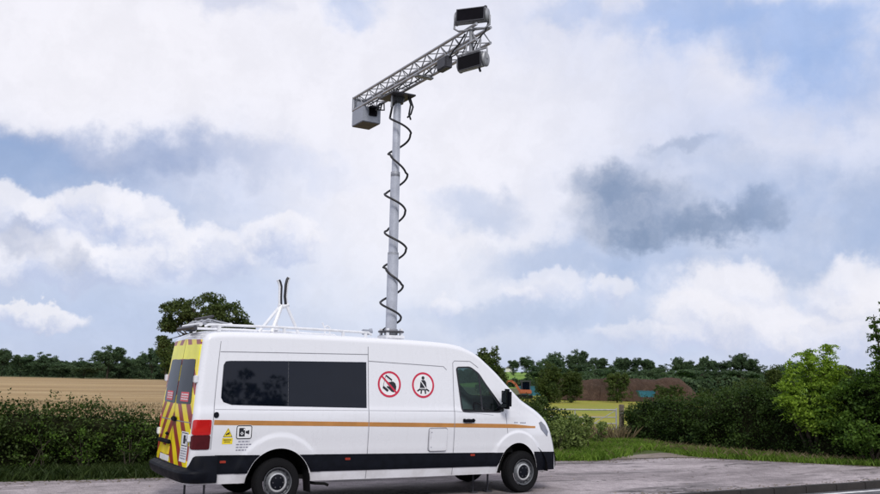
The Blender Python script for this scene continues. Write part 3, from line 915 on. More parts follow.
def skip_container(loc, rz, label, sc=1.0):
    root = empty('skip', loc, rz); root.scale = (sc, sc, sc); tag(root, label, 'skip', 'teal skips in the field')
    v = []; prof = [(-0.95, 0.12), (-1.35, 1.0), (1.35, 1.0), (0.95, 0.12)]
    for y in (-0.7, 0.7): v += [(x, y, z) for x, z in prof]
    f = [(0, 1, 5, 4), (3, 7, 6, 2), (0, 4, 7, 3), (0, 3, 2, 1), (4, 5, 6, 7)]
    o = pydata('tub', v, f, M['teal'], root)
    rim = MB()
    for y in (-0.72, 0.72): rim.box((0, y, 1.02), (2.8, 0.07, 0.08))
    for xx in (-1.38, 1.38): rim.box((xx, 0, 1.02), (0.07, 1.36, 0.08))
    rim.build('rim', M['teal'], root)
    for xx in (-0.7, 0, 0.7): MB().box((xx, -0.72, 0.56), (0.07, 0.05, 0.8)).build('rib', M['teal'], root)
    for xx in (-0.9, 0.9):
        MB().tube([(xx, -0.72, 0.6), (xx, -0.84, 0.6)], 0.05, 8).build('lug', M['boxd'], root)
p = at(531, 392, 92); skip_container((p.x, p.y, 0.12), -0.5, 'teal skip standing beside the orange digger')
p = at(646, 394, 76); skip_container((p.x, p.y, 0.55), -0.5, 'teal skip in front of the brown earth heap', 0.55)


def digger():
    p = at(524, 394, 88); d = empty('excavator', (p.x, p.y, -.05), -0.53)
    tag(d, 'small orange tracked digger in the field behind the hedge', 'digger')
    for y in (-0.55, 0.55):
        prof = [(0.9 * math.cos(a) if abs(math.cos(a)) < .7 else math.copysign(0.62 + 0.2 * abs(math.cos(a)), math.cos(a)), 0.24 + 0.22 * math.sin(a)) for a in np.linspace(0, 2 * math.pi, 20, endpoint=False)]
        v = [(x, y - 0.14, z) for x, z in prof] + [(x, y + 0.14, z) for x, z in prof]; n = len(prof)
        f = [(i, (i + 1) % n, n + (i + 1) % n, n + i) for i in range(n)] + [tuple(range(n))[::-1], tuple(range(n, 2 * n))]
        pydata('track', v, f, M['rubber'], d)
    MB().box((0.1, 0, 0.72), (1.2, 1.15, 0.42), bev=0.08).build('body', M['digger'], d)
    cab = MB()
    for x, y in ((-0.25, -0.45), (-0.25, 0.45), (0.55, -0.45), (0.55, 0.45)): cab.box((x, y, 1.3), (0.07, 0.07, 0.85))
    cab.box((0.15, 0, 1.75), (1.0, 1.05, 0.09), bev=0.02)
    cab.build('cab_frame', M['boxd'], d)
    MB().box((0.15, 0, 1.3), (0.7, 0.8, 0.74)).build('cab_window', M['privacy'], d)
    arm = [(-0.45, 0, 0.85), (-0.85, 0, 1.45), (-1.25, 0, 1.75), (-1.65, 0, 1.72)]
    b = MB()
    for q, w in zip(range(3), (0.22, 0.20, 0.16)):
        a_, c_ = Vector(arm[q]), Vector(arm[q + 1]); e = c_ - a_
        b.box((a_ + c_) / 2, (e.length + 0.1, 0.16, w), Matrix.Rotation(-math.atan2(e.z, e.x), 3, 'Y'))
    b.build('boom', M['digger'], d)
    e = Vector((-1.65, 0, 1.72)); c_ = Vector((-1.95, 0, 0.7))
    MB().box((e + c_) / 2, ((e - c_).length, 0.13, 0.15), Matrix.Rotation(-math.atan2((c_ - e).z, (c_ - e).x), 3, 'Y')).build('dipper', M['digger'], d)
    v = [(-2.0, s, .75) for s in (-.25, .25)] + [(-2.25, s, .45) for s in (-.25, .25)] + [(-2.0, s, .2) for s in (-.25, .25)] + [(-1.65, s, .35) for s in (-.25, .25)]
    pydata('bucket', v, [(0, 1, 3, 2), (2, 3, 5, 4), (4, 5, 7, 6), (0, 2, 4, 6), (1, 7, 5, 3)], M['boxd'], d)
    MB().tube([(-0.3, 0.1, .9), (-0.9, 0.1, 1.25)], 0.05, 6).build('ram', M['alu'], d)
digger()

# field trees and bushes between the hedge and the heap
def field_tree(px, ytop, ybase, width_px, dp, label, seed, mat_=None, blobs=None, trunk=0.35, name='field_tree', group='trees and bushes in the fields', cat='tree', clumps=90, per=55):
    """a tree of the size it has so many metres away"""
    top = at(px, ytop, dp); k = dp / CAM_F
    h = top.z; w = width_px * k / 2
    g = Vector((top.x, top.y, 0))
    if blobs is None:
        r = np.random.default_rng(seed)
        cz = h * (0.5 + trunk * 0.2); rz = h - cz
        blobs = [(0, 0, cz, w * .85, w * .85, rz * 0.95, 1.0)]
        if trunk == 0: blobs += [(0, 0, h * .24, w * 1.0, w * 1.0, h * .27, .8), (w * .5, 0, h * .5, w * .6, w * .6, h * .35, .4), (-w * .5, 0, h * .48, w * .6, w * .6, h * .33, .4)]
        for _ in range(5):
            a = r.uniform(0, 6.28); q = r.uniform(.35, .6)
            blobs.append((math.cos(a) * w * q, math.sin(a) * w * q, cz + r.uniform(-.45, .45) * rz, w * r.uniform(.35, .5), w * r.uniform(.35, .5), rz * r.uniform(.35, .5), .45))
    return tree(name, label, g, blobs, h * 0.6, max(0.05, h * 0.022), mat_ or LF['mid'], int(clumps * 2.2), per, h * 0.075, max(0.09, h * 0.036), seed, cat, group, 0.25, 12)

FT = LF['mid']
field_tree(490, 345, 395, 34, 60, 'dark leafy tree rising just in front of the van windscreen', 71, clumps=130)
field_tree(499, 368, 400, 22, 56, 'low dark bush under the tree beyond the windscreen', 72, trunk=0.0, cat='bush', name='field_bush')
field_tree(549, 361, 402, 28, 75, 'tall dark bush to the right of the teal skip', 73, trunk=0.0, cat='bush', name='field_bush', clumps=120)
field_tree(571, 366, 402, 24, 77, 'broad dark bush at the left end of the brown earth heap', 74, trunk=0.0, cat='bush', name='field_bush', clumps=120)
field_tree(617, 370, 402, 26, 80, 'olive bush standing in front of the brown earth heap', 75, trunk=0.0, cat='bush', name='field_bush', clumps=90)
field_tree(712, 384, 400, 40, 60, 'grey green bush behind the right hedge', 76, trunk=0.0, cat='bush', name='field_bush')
field_tree(752, 374, 400, 50, 50, 'tall dark bush behind the right hedge beside the young tree', 77, trunk=0.0, cat='bush', name='field_bush', clumps=110)
field_tree(775, 364, 400, 26, 48, 'thin bush showing left of the bright young tree', 78, trunk=0.0, cat='bush', name='field_bush')
field_tree(838, 362, 400, 60, 40, 'dark bush behind the bright young tree', 79, trunk=0.0, cat='bush', name='field_bush', clumps=120)

field_tree(668, 383, 402, 34, 74, 'low scrub in front of the right part of the brown earth heap', 86, trunk=0.0, cat='bush', name='field_bush', clumps=80)
# big oak behind the van
p = at(205, 291, 80)
hh = p.z
tree('oak_tree', 'broad oak crown standing above the rear of the van roof', (p.x, p.y, 0),
     [(0, 0, hh - 1.7, 2.2, 2.2, 1.5, 1.0), (-2.0, 1.1, hh - 1.9, 1.5, 1.5, 1.1, .6), (2.0, -1.1, hh - 2.2, 1.6, 1.6, 1.2, .7), (3.0, -1.8, hh - 3.4, 1.1, 1.1, .8, .4), (-2.6, 1.5, hh - 3.2, .9, .9, .7, .35), (.6, -.3, hh - 3.3, 2.0, 2.0, 1.2, .6), (-2.9, 1.6, hh - 4.6, .6, .6, .5, .2), (-1.5, .8, hh - 5.2, 1.2, 1.2, .8, .3)],
     5.2, 0.32, LF['oak'], 300, 60, 0.46, 0.22, 81, limbs=30, shell=0.45)
field_tree(168, 338, 378, 26, 190, 'thin tree beside the yellow rear of the van', 82, clumps=60, per=40)

# ------------------------------------------------------------------ far trees (six kinds, copied)
def far_kind(seed, wide, trunk):
    r = np.random.default_rng(seed)
    blobs = [(0, 0, .56 + trunk * .08, wide * .8, wide * .8, .40 - trunk * .08, 1.0), (0, 0, .22, wide * .7, wide * .7, .22, .55 * (1 - trunk))]
    for _ in range(6):
        a = r.uniform(0, 6.28); q = r.uniform(.3, .75)
        blobs.append((math.cos(a) * wide * q, math.sin(a) * wide * q, r.uniform(.38 + trunk * .3, .82), wide * r.uniform(.28, .45), wide * r.uniform(.28, .45), r.uniform(.12, .2), .4))
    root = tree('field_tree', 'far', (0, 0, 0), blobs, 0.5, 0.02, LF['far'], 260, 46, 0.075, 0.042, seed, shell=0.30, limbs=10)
    return root
KINDS = [far_kind(101, .36, .6), far_kind(102, .5, .2), far_kind(103, .42, .8), far_kind(104, .62, .1), far_kind(105, .3, .5), far_kind(106, .5, .6)]
_used = set()
def far_tree(kind, px, ytop, dp, width_px, label, group):
    src = KINDS[kind]
    o = src if kind not in _used else copy_tree(src)
    _used.add(kind)
    top = at(px, ytop, dp)
    wide = (.36, .5, .42, .62, .3, .5)[kind]
    zb = hill_z(top.x, top.y) if px > 480 else 0.0
    zb = max(zb, -0.05)
    h = top.z - zb
    o.location = (top.x, top.y, zb - 0.05)
    w = width_px * dp / CAM_F / 2 / (wide * 1.05)
    o.scale = (w, w, h)
    o.rotation_euler = (0, 0, random.uniform(0, 6.28))
    o['label'] = label; o['group'] = group; o['category'] = 'tree'
    return o
LG, RG = 'trees along the far side of the stubble field', 'trees on the skyline beyond the earth heap'
left = [(4, 4, 347, 18, 'narrow dark tree at the left edge of the picture'), (1, 22, 354, 30, 'rounded dark tree, second from the left edge'), (3, 44, 351, 40, 'wide dark tree left of the lighter round bush'),
        (3, 85, 357, 50, 'lighter olive low rounded bush at the edge of the stubble'), (2, 109, 345, 36, 'tallest tree on the left skyline'), (1, 131, 356, 26, 'low tree right of the tallest one on the left'),
        (5, 153, 346, 32, 'tree just left of the yellow van rear'), (1, 172, 350, 30, 'tree mostly hidden behind the yellow van rear'), (3, 64, 360, 40, 'low dark tree behind the lighter round bush'), (3, 120, 364, 40, 'low dark bush filling the gap under the tallest left tree')]
for i, (k, px, yt, w, lab) in enumerate(left):
    far_tree(k, px, yt, 208 + (i % 4) * 5 - (24 if px == 85 else 0), w, lab, LG)
right = [(0, 514, 360, 14, 'small round tree on the green hill, left of the bluish one', 300), (2, 527, 356, 20, 'bluish round tree standing alone on the green hill', 300), (1, 545, 358, 20, 'tree at the right end of the green hill field', 270), (5, 556, 350, 26, 'taller pale tree above the dark bush', 250), (2, 576, 349, 26, 'tree with a pointed crown above the dark bushes', 250),
         (1, 594, 357, 28, 'low tree on the skyline above the left end of the earth heap', 250), (3, 612, 362, 34, 'wide low tree on the skyline above the olive bush', 250), (4, 621, 356, 16, 'slim tree on the skyline above the olive bush', 255), (1, 634, 357, 22, 'round tree on the skyline right of the slim one', 250), (0, 648, 359, 20, 'small tree on the skyline above the second teal skip', 250),
         (3, 664, 363, 36, 'low wide tree on the skyline above the right of the heap', 255), (5, 678, 355, 22, 'tree with an open crown on the right skyline', 250), (2, 692, 360, 20, 'lower tree between two open crowned trees', 250), (5, 706, 354, 22, 'tree with a flat open crown on the right skyline', 245), (1, 722, 360, 26, 'low tree left of the tallest tree on the right', 245),
         (5, 741, 351, 34, 'tallest tree on the right skyline', 235), (3, 762, 364, 30, 'low tree right of the tallest one on the right', 240), (3, 585, 366, 40, 'low wide tree behind the broad dark bush', 260), (3, 640, 368, 50, 'very low wide tree just above the heap crest', 260), (3, 700, 368, 50, 'very low wide tree above the right hedge', 260), (1, 790, 362, 30, 'tree on the skyline behind the bright young tree', 240),
         (3, 560, 366, 36, 'low tree behind the tall dark bush', 262)]
for k, px, yt, w, lab, dp in right:
    far_tree(k, px, yt, dp, w, lab, RG)

ORD = 'first second third fourth fifth sixth seventh eighth ninth tenth eleventh twelfth thirteenth'.split()
for i, px in enumerate(range(590, 860, 22)):
    far_tree((3, 1, 3)[i % 3], px + random.uniform(-4, 4), 366 + (i * 7) % 5, 225 + (i * 5) % 17, 46, ORD[i] + ' low bushy tree from the left in the dark belt behind the earth heap', 'low trees of the belt behind the heap')
for i, px in enumerate(range(534, 590, 16)):
    far_tree((3, 1)[i % 2], px, 362 + (i * 3) % 4, 240, 34, ORD[i] + ' low bushy tree from the left in the belt behind the tall bushes', 'low trees of the belt behind the bushes')
# far hedge lines between the fields
def far_hedge(pa, pb, d0, d1, h, label, seed):
    a = at(pa, 380, d0); b = at(pb, 380, d1)
    za, zb = (max(hill_z(a.x, a.y), 0) if pa > 480 else 0), (max(hill_z(b.x, b.y), 0) if pb > 480 else 0)
    n = 12
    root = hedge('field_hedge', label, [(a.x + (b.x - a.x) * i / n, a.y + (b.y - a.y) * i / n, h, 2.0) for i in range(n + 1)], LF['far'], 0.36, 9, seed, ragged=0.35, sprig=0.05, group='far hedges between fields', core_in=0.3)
    root.location.z = za
far_hedge(-20, 495, 226, 226, 3.4, 'far dark hedge along the back of the stubble field', 91)
far_hedge(500, 545, 190, 190, 1.2, 'far dark hedge across the bright green field', 92)
far_hedge(575, 800, 150, 140, 2.2, 'far dark hedge behind the brown earth heap', 93)

# two white houses far off on the hill
for px, py, dp, w, lab in ((509, 371.5, 410, 2.4, 'tiny white hut at the left edge of the green hill'), (603, 373.5, 300, 2.6, 'tiny white hut on the skyline above the heap')):
    p = at(px, py, dp); z = hill_z(p.x, p.y)
    hs = empty('hut', (p.x, p.y, z), 0.5); tag(hs, lab, 'hut', 'far white huts')
    MB().box((0, 0, .9), (w, 2.2, 2.0)).build('wall', M['house'], hs)
    a = w / 2 + .3
    v = [(-a, -1.3, 1.85), (a, -1.3, 1.85), (a, 1.3, 1.85), (-a, 1.3, 1.85), (-a, 0, 2.6), (a, 0, 2.6)]
    pydata('roof', v, [(0, 1, 5, 4), (2, 3, 4, 5), (0, 4, 3), (1, 2, 5)], M['roof'], hs)
    for xx in (-w / 4, w / 4): MB().box((xx, -1.11, 1.0), (0.5, 0.06, 0.6)).build('window', M['privacy'], hs)
# ------------------------------------------------------------------ the van (x forward from the rear face, y=-1.02 is the side towards the road)
VAN = empty('van', (3.4, 1.02, 0))
tag(VAN, 'white high roof van with yellow and red striped rear, parked in the lay-by', 'van')
OFF = Vector((-3.4, 0, 0))
XR, XF, WR = 1.346, 5.836, 0.355
ARCH = 0.505


def pchip(x, xs, ys):
    i = max(0, min(len(xs) - 2, int(np.searchsorted(xs, x)) - 1))
    def slope(k):
        if k == 0 or k == len(xs) - 1: j = min(k, len(xs) - 2); return (ys[j + 1] - ys[j]) / (xs[j + 1] - xs[j])
        a = (ys[k] - ys[k - 1]) / (xs[k] - xs[k - 1]); b = (ys[k + 1] - ys[k]) / (xs[k + 1] - xs[k])
        return 0 if a * b <= 0 else 2 * a * b / (a + b)
    h = xs[i + 1] - xs[i]; t = (x - xs[i]) / h
    return (ys[i] * (2 * t ** 3 - 3 * t * t + 1) + slope(i) * h * (t ** 3 - 2 * t * t + t) + ys[i + 1] * (-2 * t ** 3 + 3 * t * t) + slope(i + 1) * h * (t ** 3 - t * t))


ZT = [(0, 2.49), (.03, 2.535), (.09, 2.572), (.22, 2.592), (.6, 2.605), (1.5, 2.615), (2.5, 2.61), (3.3, 2.60), (3.9, 2.585), (4.25, 2.57), (4.55, 2.53), (4.72, 2.475), (4.89, 2.40), (5.11, 2.25), (5.34, 2.08), (5.57, 1.89),
      (5.76, 1.75), (5.95, 1.62), (6.14, 1.53), (6.38, 1.41), (6.57, 1.27), (6.68, 1.13), (6.75, .98), (6.81, .78), (6.832, .60), (6.836, .46)]
ZX = [a for a, b in ZT]; ZY = [b for a, b in ZT]
def z_top(x): return pchip(x, ZX, ZY)
def v_w(x):
    if x < 0.085: return 1.02 - 0.085 + 0.085 * math.sqrt(max(0, 1 - (1 - x / 0.085) ** 2))
    if x > 5.6: return 1.02 - 0.13 * ((x - 5.6) / 1.236) ** 2.2
    return 1.02
def hw(x, z):
    w = v_w(x) - 0.092 * max(0, z - 1.3) - 0.04 * max(0, 0.55 - z) / 0.2
    w -= 0.014 * sms(1.40, 1.47, z) * (1 - sms(5.5, 5.8, x))
    w -= (0.010 * sms(0.80, 0.74, z) + 0.022 * sms(1.16, 0.80, z)) * (1 - sms(6.0, 6.2, x))
    w -= 0.13 * sms(5.5, 6.7, x) * sms(0.95, 1.5, z)
    for xc in (XR, XF):
        d = math.hypot(x - xc, z - WR)
        w += 0.022 * sms(0.715, 0.675, d) * sms(0.36, 0.6, z)
    return w
def lean(z): return 0.14 * (max(0, z - 0.9) / 1.55) ** 1.5 + 0.02 * sms(.6, .9, z)
def warp(xs, y, z):
    x = xs + lean(z) * (1 - sms(0, 0.8, xs)) - 0.26 * sms(4.7, 6.8, xs) * min(1.2, abs(y) / v_w(xs)) ** 2.5
    return Vector((x, y, z))
def z_bot(x):
    z = 0.345 + 0.02 * sms(4, 0.3, x) + 0.03 * sms(6.2, 6.8, x)
    for xc in (XR, XF):
        if abs(x - xc) < ARCH: z = max(z, WR + math.sqrt(max(0, ARCH ** 2 - (x - xc) ** 2)))
    return z
def S(xs, z, side=-1, off=0.0):
    p = warp(xs, side * hw(xs, z), z)
    if off:
        e = 0.004
        a = warp(xs + e, side * hw(xs + e, z), z) - warp(xs - e, side * hw(xs - e, z), z)
        b = warp(xs, side * hw(xs, z + e), z + e) - warp(xs, side * hw(xs, z - e), z - e)
        n = a.cross(b).normalized()
        if n.y * side < 0: n = -n
        p = p + n * off
    return p
def RP(y, z, off=0.0):             # rear face
    return Vector((lean(z) - 0.03 * max(0, 1 - (y / 0.94) ** 2) - off, y, z))


def half_section(xs, ns=44, nc=9, nr=8):
    zt, zb = z_top(xs), z_bot(xs)
    rc = 0.105
    rc = min(rc, (zt - zb) * 0.45)
    crown = 0.035
    zs = zt - crown - rc
    pts = [(hw(xs, zb + (zs - zb) * j / ns), zb + (zs - zb) * j / ns) for j in range(ns + 1)]
    w0 = pts[-1][0]
    for k in range(1, nc + 1):
        a = math.pi / 2 * k / nc
        pts.append((w0 - rc + rc * math.cos(a), zs + rc * math.sin(a)))
    w1 = w0 - rc
    for k in range(1, nr + 1):
        y = w1 * (1 - k / nr); pts.append((y, zs + rc + crown * (1 - (y / w1) ** 2)))
    return pts


def van_stations():
    xs = list(0.085 - 0.085 * np.cos(np.linspace(0, math.pi / 2, 9))) + [.11, .15] + list(np.linspace(0.2, 6.4, 150)) + list(np.linspace(6.42, 6.836, 24))
    for xc in (XR, XF):
        xs = [x for x in xs if abs(x - xc) > ARCH + .02]
        xs += [xc + ARCH * math.sin(t) for t in np.linspace(-math.pi / 2, math.pi / 2, 41)] + [xc - ARCH - .012, xc + ARCH + .012]
    return sorted(xs)


def body_bm():
    bm = bmesh.new(); st = van_stations(); rows = []
    for xs in st:
        h = half_section(xs); row = []
        for w, z in h: row.append(bm.verts.new(warp(xs, -w, z)))
        for w, z in h[-2::-1]: row.append(bm.verts.new(warp(xs, w, z)))
        rows.append(row)
    n = len(rows[0])
    for i in range(len(rows) - 1):
        for j in range(n - 1):
            bm.faces.new((rows[i][j], rows[i + 1][j], rows[i + 1][j + 1], rows[i][j + 1]))
    # rear face
    h = half_section(0.0); k = len(h); m = 14; prev = None
    for i, (w, z) in enumerate(h):
        a, b = rows[0][i], rows[0][n - 1 - i]
        if i == k - 1: line = [a]
        else:
            line = [a] + [bm.verts.new((a.co.x - 0.03 * (1 - (1 - 2 * q / m) ** 2), -w + 2 * w * q / m, z)) for q in range(1, m)] + [b]
        if prev is not None:
            if len(line) == 1:
                for q in range(m): bm.faces.new((prev[q], prev[q + 1], line[0]))
            else:
                for q in range(m): bm.faces.new((prev[q], prev[q + 1], line[q + 1], line[q]))
        prev = line
    # nose
    last = rows[-1]
    for i in range(n // 2):
        if last[i] is not last[n - 1 - i] and i + 1 <= n - 2 - i:
            vs = [last[i], last[i + 1], last[n - 2 - i], last[n - 1 - i]]
            vs = list(dict.fromkeys(vs))
            if len(vs) > 2:
                try: bm.faces.new(vs)
                except ValueError: pass
    bmesh.ops.recalc_face_normals(bm, faces=bm.faces[:])
    return bm


def inset_poly(poly, r, seg=5):
    """round the corners of a convex polygon"""
    out = []; n = len(poly)
    for i in range(n):
        p0, p, p1 = Vector(poly[i - 1]), Vector(poly[i]), Vector(poly[(i + 1) % n])
        a, b = (p0 - p).normalized(), (p1 - p).normalized()
        rr = min(r, (p0 - p).length * .45, (p1 - p).length * .45)
        s, e = p + a * rr, p + b * rr
        for k in range(seg + 1):
            t = k / seg; out.append(tuple((s * (1 - t) ** 2 + p * 2 * t * (1 - t) + e * t * t)))
    return out


def cut_pane(bm, poly, axis, sel):
    """cut the convex outline out of the shell; the loose faces are returned as a mesh of their own. axis: the direction the outline is seen along"""
    ax = Vector(axis)
    cen = sum((Vector(p) for p in poly), Vector()) / len(poly)
    n = len(poly)
    for i in range(n):
        a, b = Vector(poly[i]), Vector(poly[(i + 1) % n])
        if (b - a).length < 1e-5: continue
        nn = (b - a).cross(ax).normalized()
        if nn.dot(cen - a) < 0: nn = -nn
        fs = [f for f in bm.faces if sel(f)]
        ge = list({e for f in fs for e in f.edges}) + list({v for f in fs for v in f.verts}) + fs
        bmesh.ops.bisect_plane(bm, geom=ge, dist=1e-5, plane_co=a, plane_no=nn)
    ins = []
    for f in bm.faces:
        if not sel(f): continue
        c = f.calc_center_median()
        ok = True
        for i in range(n):
            a, b = Vector(poly[i]), Vector(poly[(i + 1) % n])
            if (b - a).length < 1e-5: continue
            nn = (b - a).cross(ax).normalized()
            if nn.dot(cen - a) < 0: nn = -nn
            if nn.dot(c - a) < 1e-6: ok = False; break
        if ok: ins.append(f)
    idx = {}; v = []; fl = []
    for f in ins:
        q = []
        for vv in f.verts:
            if vv not in idx: idx[vv] = len(v); v.append(vv.co.copy())
            q.append(idx[vv])
        fl.append(q)
    bmesh.ops.delete(bm, geom=ins, context='FACES')
    return v, fl


def vpart(name, v, f, material, smooth=True, parent=None):
    o = pydata(name, v, f, material, parent or VAN, smooth)
    if parent is None or parent is VAN: o.location = OFF
    return o


bm = body_bm()
CABWIN = inset_poly([(4.455, 0, 2.125), (4.545, 0, 1.395), (5.375, 0, 1.385), (5.40, 0, 1.44), (4.90, 0, 2.03), (4.73, 0, 2.135)], 0.05)
panes = []
for s in (-1, 1):
    panes.append(cut_pane(bm, CABWIN, (0, 1, 0), lambda f, s=s: f.calc_center_median().y * s > 0.55 and 4.2 < f.calc_center_median().x < 5.6 and f.calc_center_median().z > 1.2))
WS = [(0, -.62, 2.36), (0, -.80, 1.63), (0, .80, 1.63), (0, .62, 2.36)]
ws = cut_pane(bm, inset_poly(WS, 0.08), (1, 0, 0), lambda f: f.calc_center_median().x > 4.75 and f.calc_center_median().z > 1.5 and abs(f.calc_center_median().y) < .95 and f.normal.x > .25)
me = bpy.data.meshes.new('body_shell')
for f in bm.faces: f.smooth = True
for e in bm.edges:
    if len(e.link_faces) == 2: e.smooth = e.calc_face_angle(0) < R(40)
bm.to_mesh(me); bm.free()
body = link('body_shell', me, M['paint'], VAN, OFF)
for v, f in panes:
    g_ = vpart('cab_window', v, f, M['glass'])
vpart('windscreen', ws[0], ws[1], M['glass'])


def strip2(fn, path, width, name, material, parent=None, off=0.003, closed=False, thick=0.0):
    """a band of given width along a 2d path laid on a surface fn(u, v, off)"""
    P = [Vector((a, b)) for a, b in path]; n = len(P); v = []; f = []
    for i, p in enumerate(P):
        a = P[(i - 1) % n] if closed or i > 0 else P[i]; b = P[(i + 1) % n] if closed or i < n - 1 else P[i]
        t = (b - a).normalized(); nn = Vector((-t.y, t.x)) * width / 2
        for q in (p - nn, p + nn): v.append(fn(q.x, q.y, off))
    m = n if closed else n - 1
    for i in range(m):
        j = (i + 1) % n; f.append((2 * i, 2 * i + 1, 2 * j + 1, 2 * j))
    return vpart(name, v, f, material, False, parent)


def dense(path, step=0.06):
    out = []
    for (a, b), (c, d) in zip(path, path[1:]):
        k = max(1, int(math.hypot(c - a, d - b) / step))
        out += [(a + (c - a) * i / k, b + (d - b) * i / k) for i in range(k)]
    return out + [path[-1]]


def poly_patch(fn, poly, name, material, parent=None, off=0.004, skirt=0.012, ncol=40, nrow=14):
    """a convex outline filled with a fine grid laid on the surface, with a rim going down to it"""
    us = [p[0] for p in poly]; u0, u1 = min(us), max(us); n = len(poly)
    def span(u):
        vs = []
        for i in range(n):
            (a, b), (c, d) = poly[i], poly[(i + 1) % n]
            if (a - u) * (c - u) <= 0 and abs(c - a) > 1e-9:
                vs.append(b + (d - b) * (u - a) / (c - a))
        return min(vs), max(vs)
    cs = sorted(set([u0 + 1e-5 + (u1 - u0 - 2e-5) * (0.5 - 0.5 * math.cos(math.pi * i / ncol)) for i in range(ncol + 1)] + [min(max(q, u0 + 1e-5), u1 - 1e-5) for q in us]))
    v = []; f = []; k = nrow + 1
    for u in cs:
        lo, hi = span(u)
        for j in range(k): v.append(fn(u, lo + (hi - lo) * j / nrow, off))
    m = len(cs)
    for i in range(m - 1):
        for j in range(nrow): f.append((i * k + j, (i + 1) * k + j, (i + 1) * k + j + 1, i * k + j + 1))
    if skirt:
        lp = [i * k for i in range(m)] + [(m - 1) * k + j for j in range(1, k)] + [i * k + nrow for i in range(m - 2, -1, -1)] + [j for j in range(nrow - 1, 0, -1)]
        uv = []
        for i, u in enumerate(cs):
            lo, hi = span(u)
            for j in range(k): uv.append((u, lo + (hi - lo) * j / nrow))
        b = len(v)
        for q in lp: v.append(fn(uv[q][0], uv[q][1], off - skirt))
        L_ = len(lp)
        for i in range(L_): f.append((lp[i], lp[(i + 1) % L_], b + (i + 1) % L_, b + i))
    o = vpart(name, v, f, material, False, parent)
    shade(o, 40)
    return o


def flat_print(fn, polys, name, material, parent, off, origin=(0, 0)):
    """printed shapes: list of outlines laid on the surface"""
    v = []; f = []
    for p in polys:
        b = len(v)
        v += [fn(origin[0] + a, origin[1] + c, off) for a, c in p]; f.append(tuple(range(b, b + len(p))))
    o = vpart(name, v, f, material, False, parent)
    if name in ('small_print', 'sticker_print', 'wing_badge'): o['kind'] = 'stuff'
    return o


def circ(cx, cy, r, n=28, r2=None): return [(cx + r * math.cos(2 * math.pi * i / n), cy + (r2 or r) * math.sin(2 * math.pi * i / n)) for i in range(n)]
def rect(x0, y0, x1, y1): return [(x0, y0), (x1, y0), (x1, y1), (x0, y1)]
def ring_quads(cx, cy, r0, r1, n=36):
    q = []
    for i in range(n):
        a, b = 2 * math.pi * i / n, 2 * math.pi * (i + 1) / n
        q.append([(cx + r0 * math.cos(a), cy + r0 * math.sin(a)), (cx + r1 * math.cos(a), cy + r1 * math.sin(a)), (cx + r1 * math.cos(b), cy + r1 * math.sin(b)), (cx + r0 * math.cos(b), cy + r0 * math.sin(b))])
    return q
def bar(x0, y0, x1, y1, w):
    d = Vector((x1 - x0, y1 - y0)).normalized(); n = Vector((-d.y, d.x)) * w / 2
    return [(x0 + n.x, y0 + n.y), (x1 + n.x, y1 + n.y), (x1 - n.x, y1 - n.y), (x0 - n.x, y0 - n.y)]
def rrect(x0, y0, x1, y1, r): return [(p[0], p[1]) for p in inset_poly([(x0, y0, 0), (x1, y0, 0), (x1, y1, 0), (x0, y1, 0)], r)]


NS = lambda x, z, off=0.0: S(x, z, -1, off)
FS = lambda x, z, off=0.0: S(x, z, 1, off)
SIDES = ((-1, NS), (1, FS))

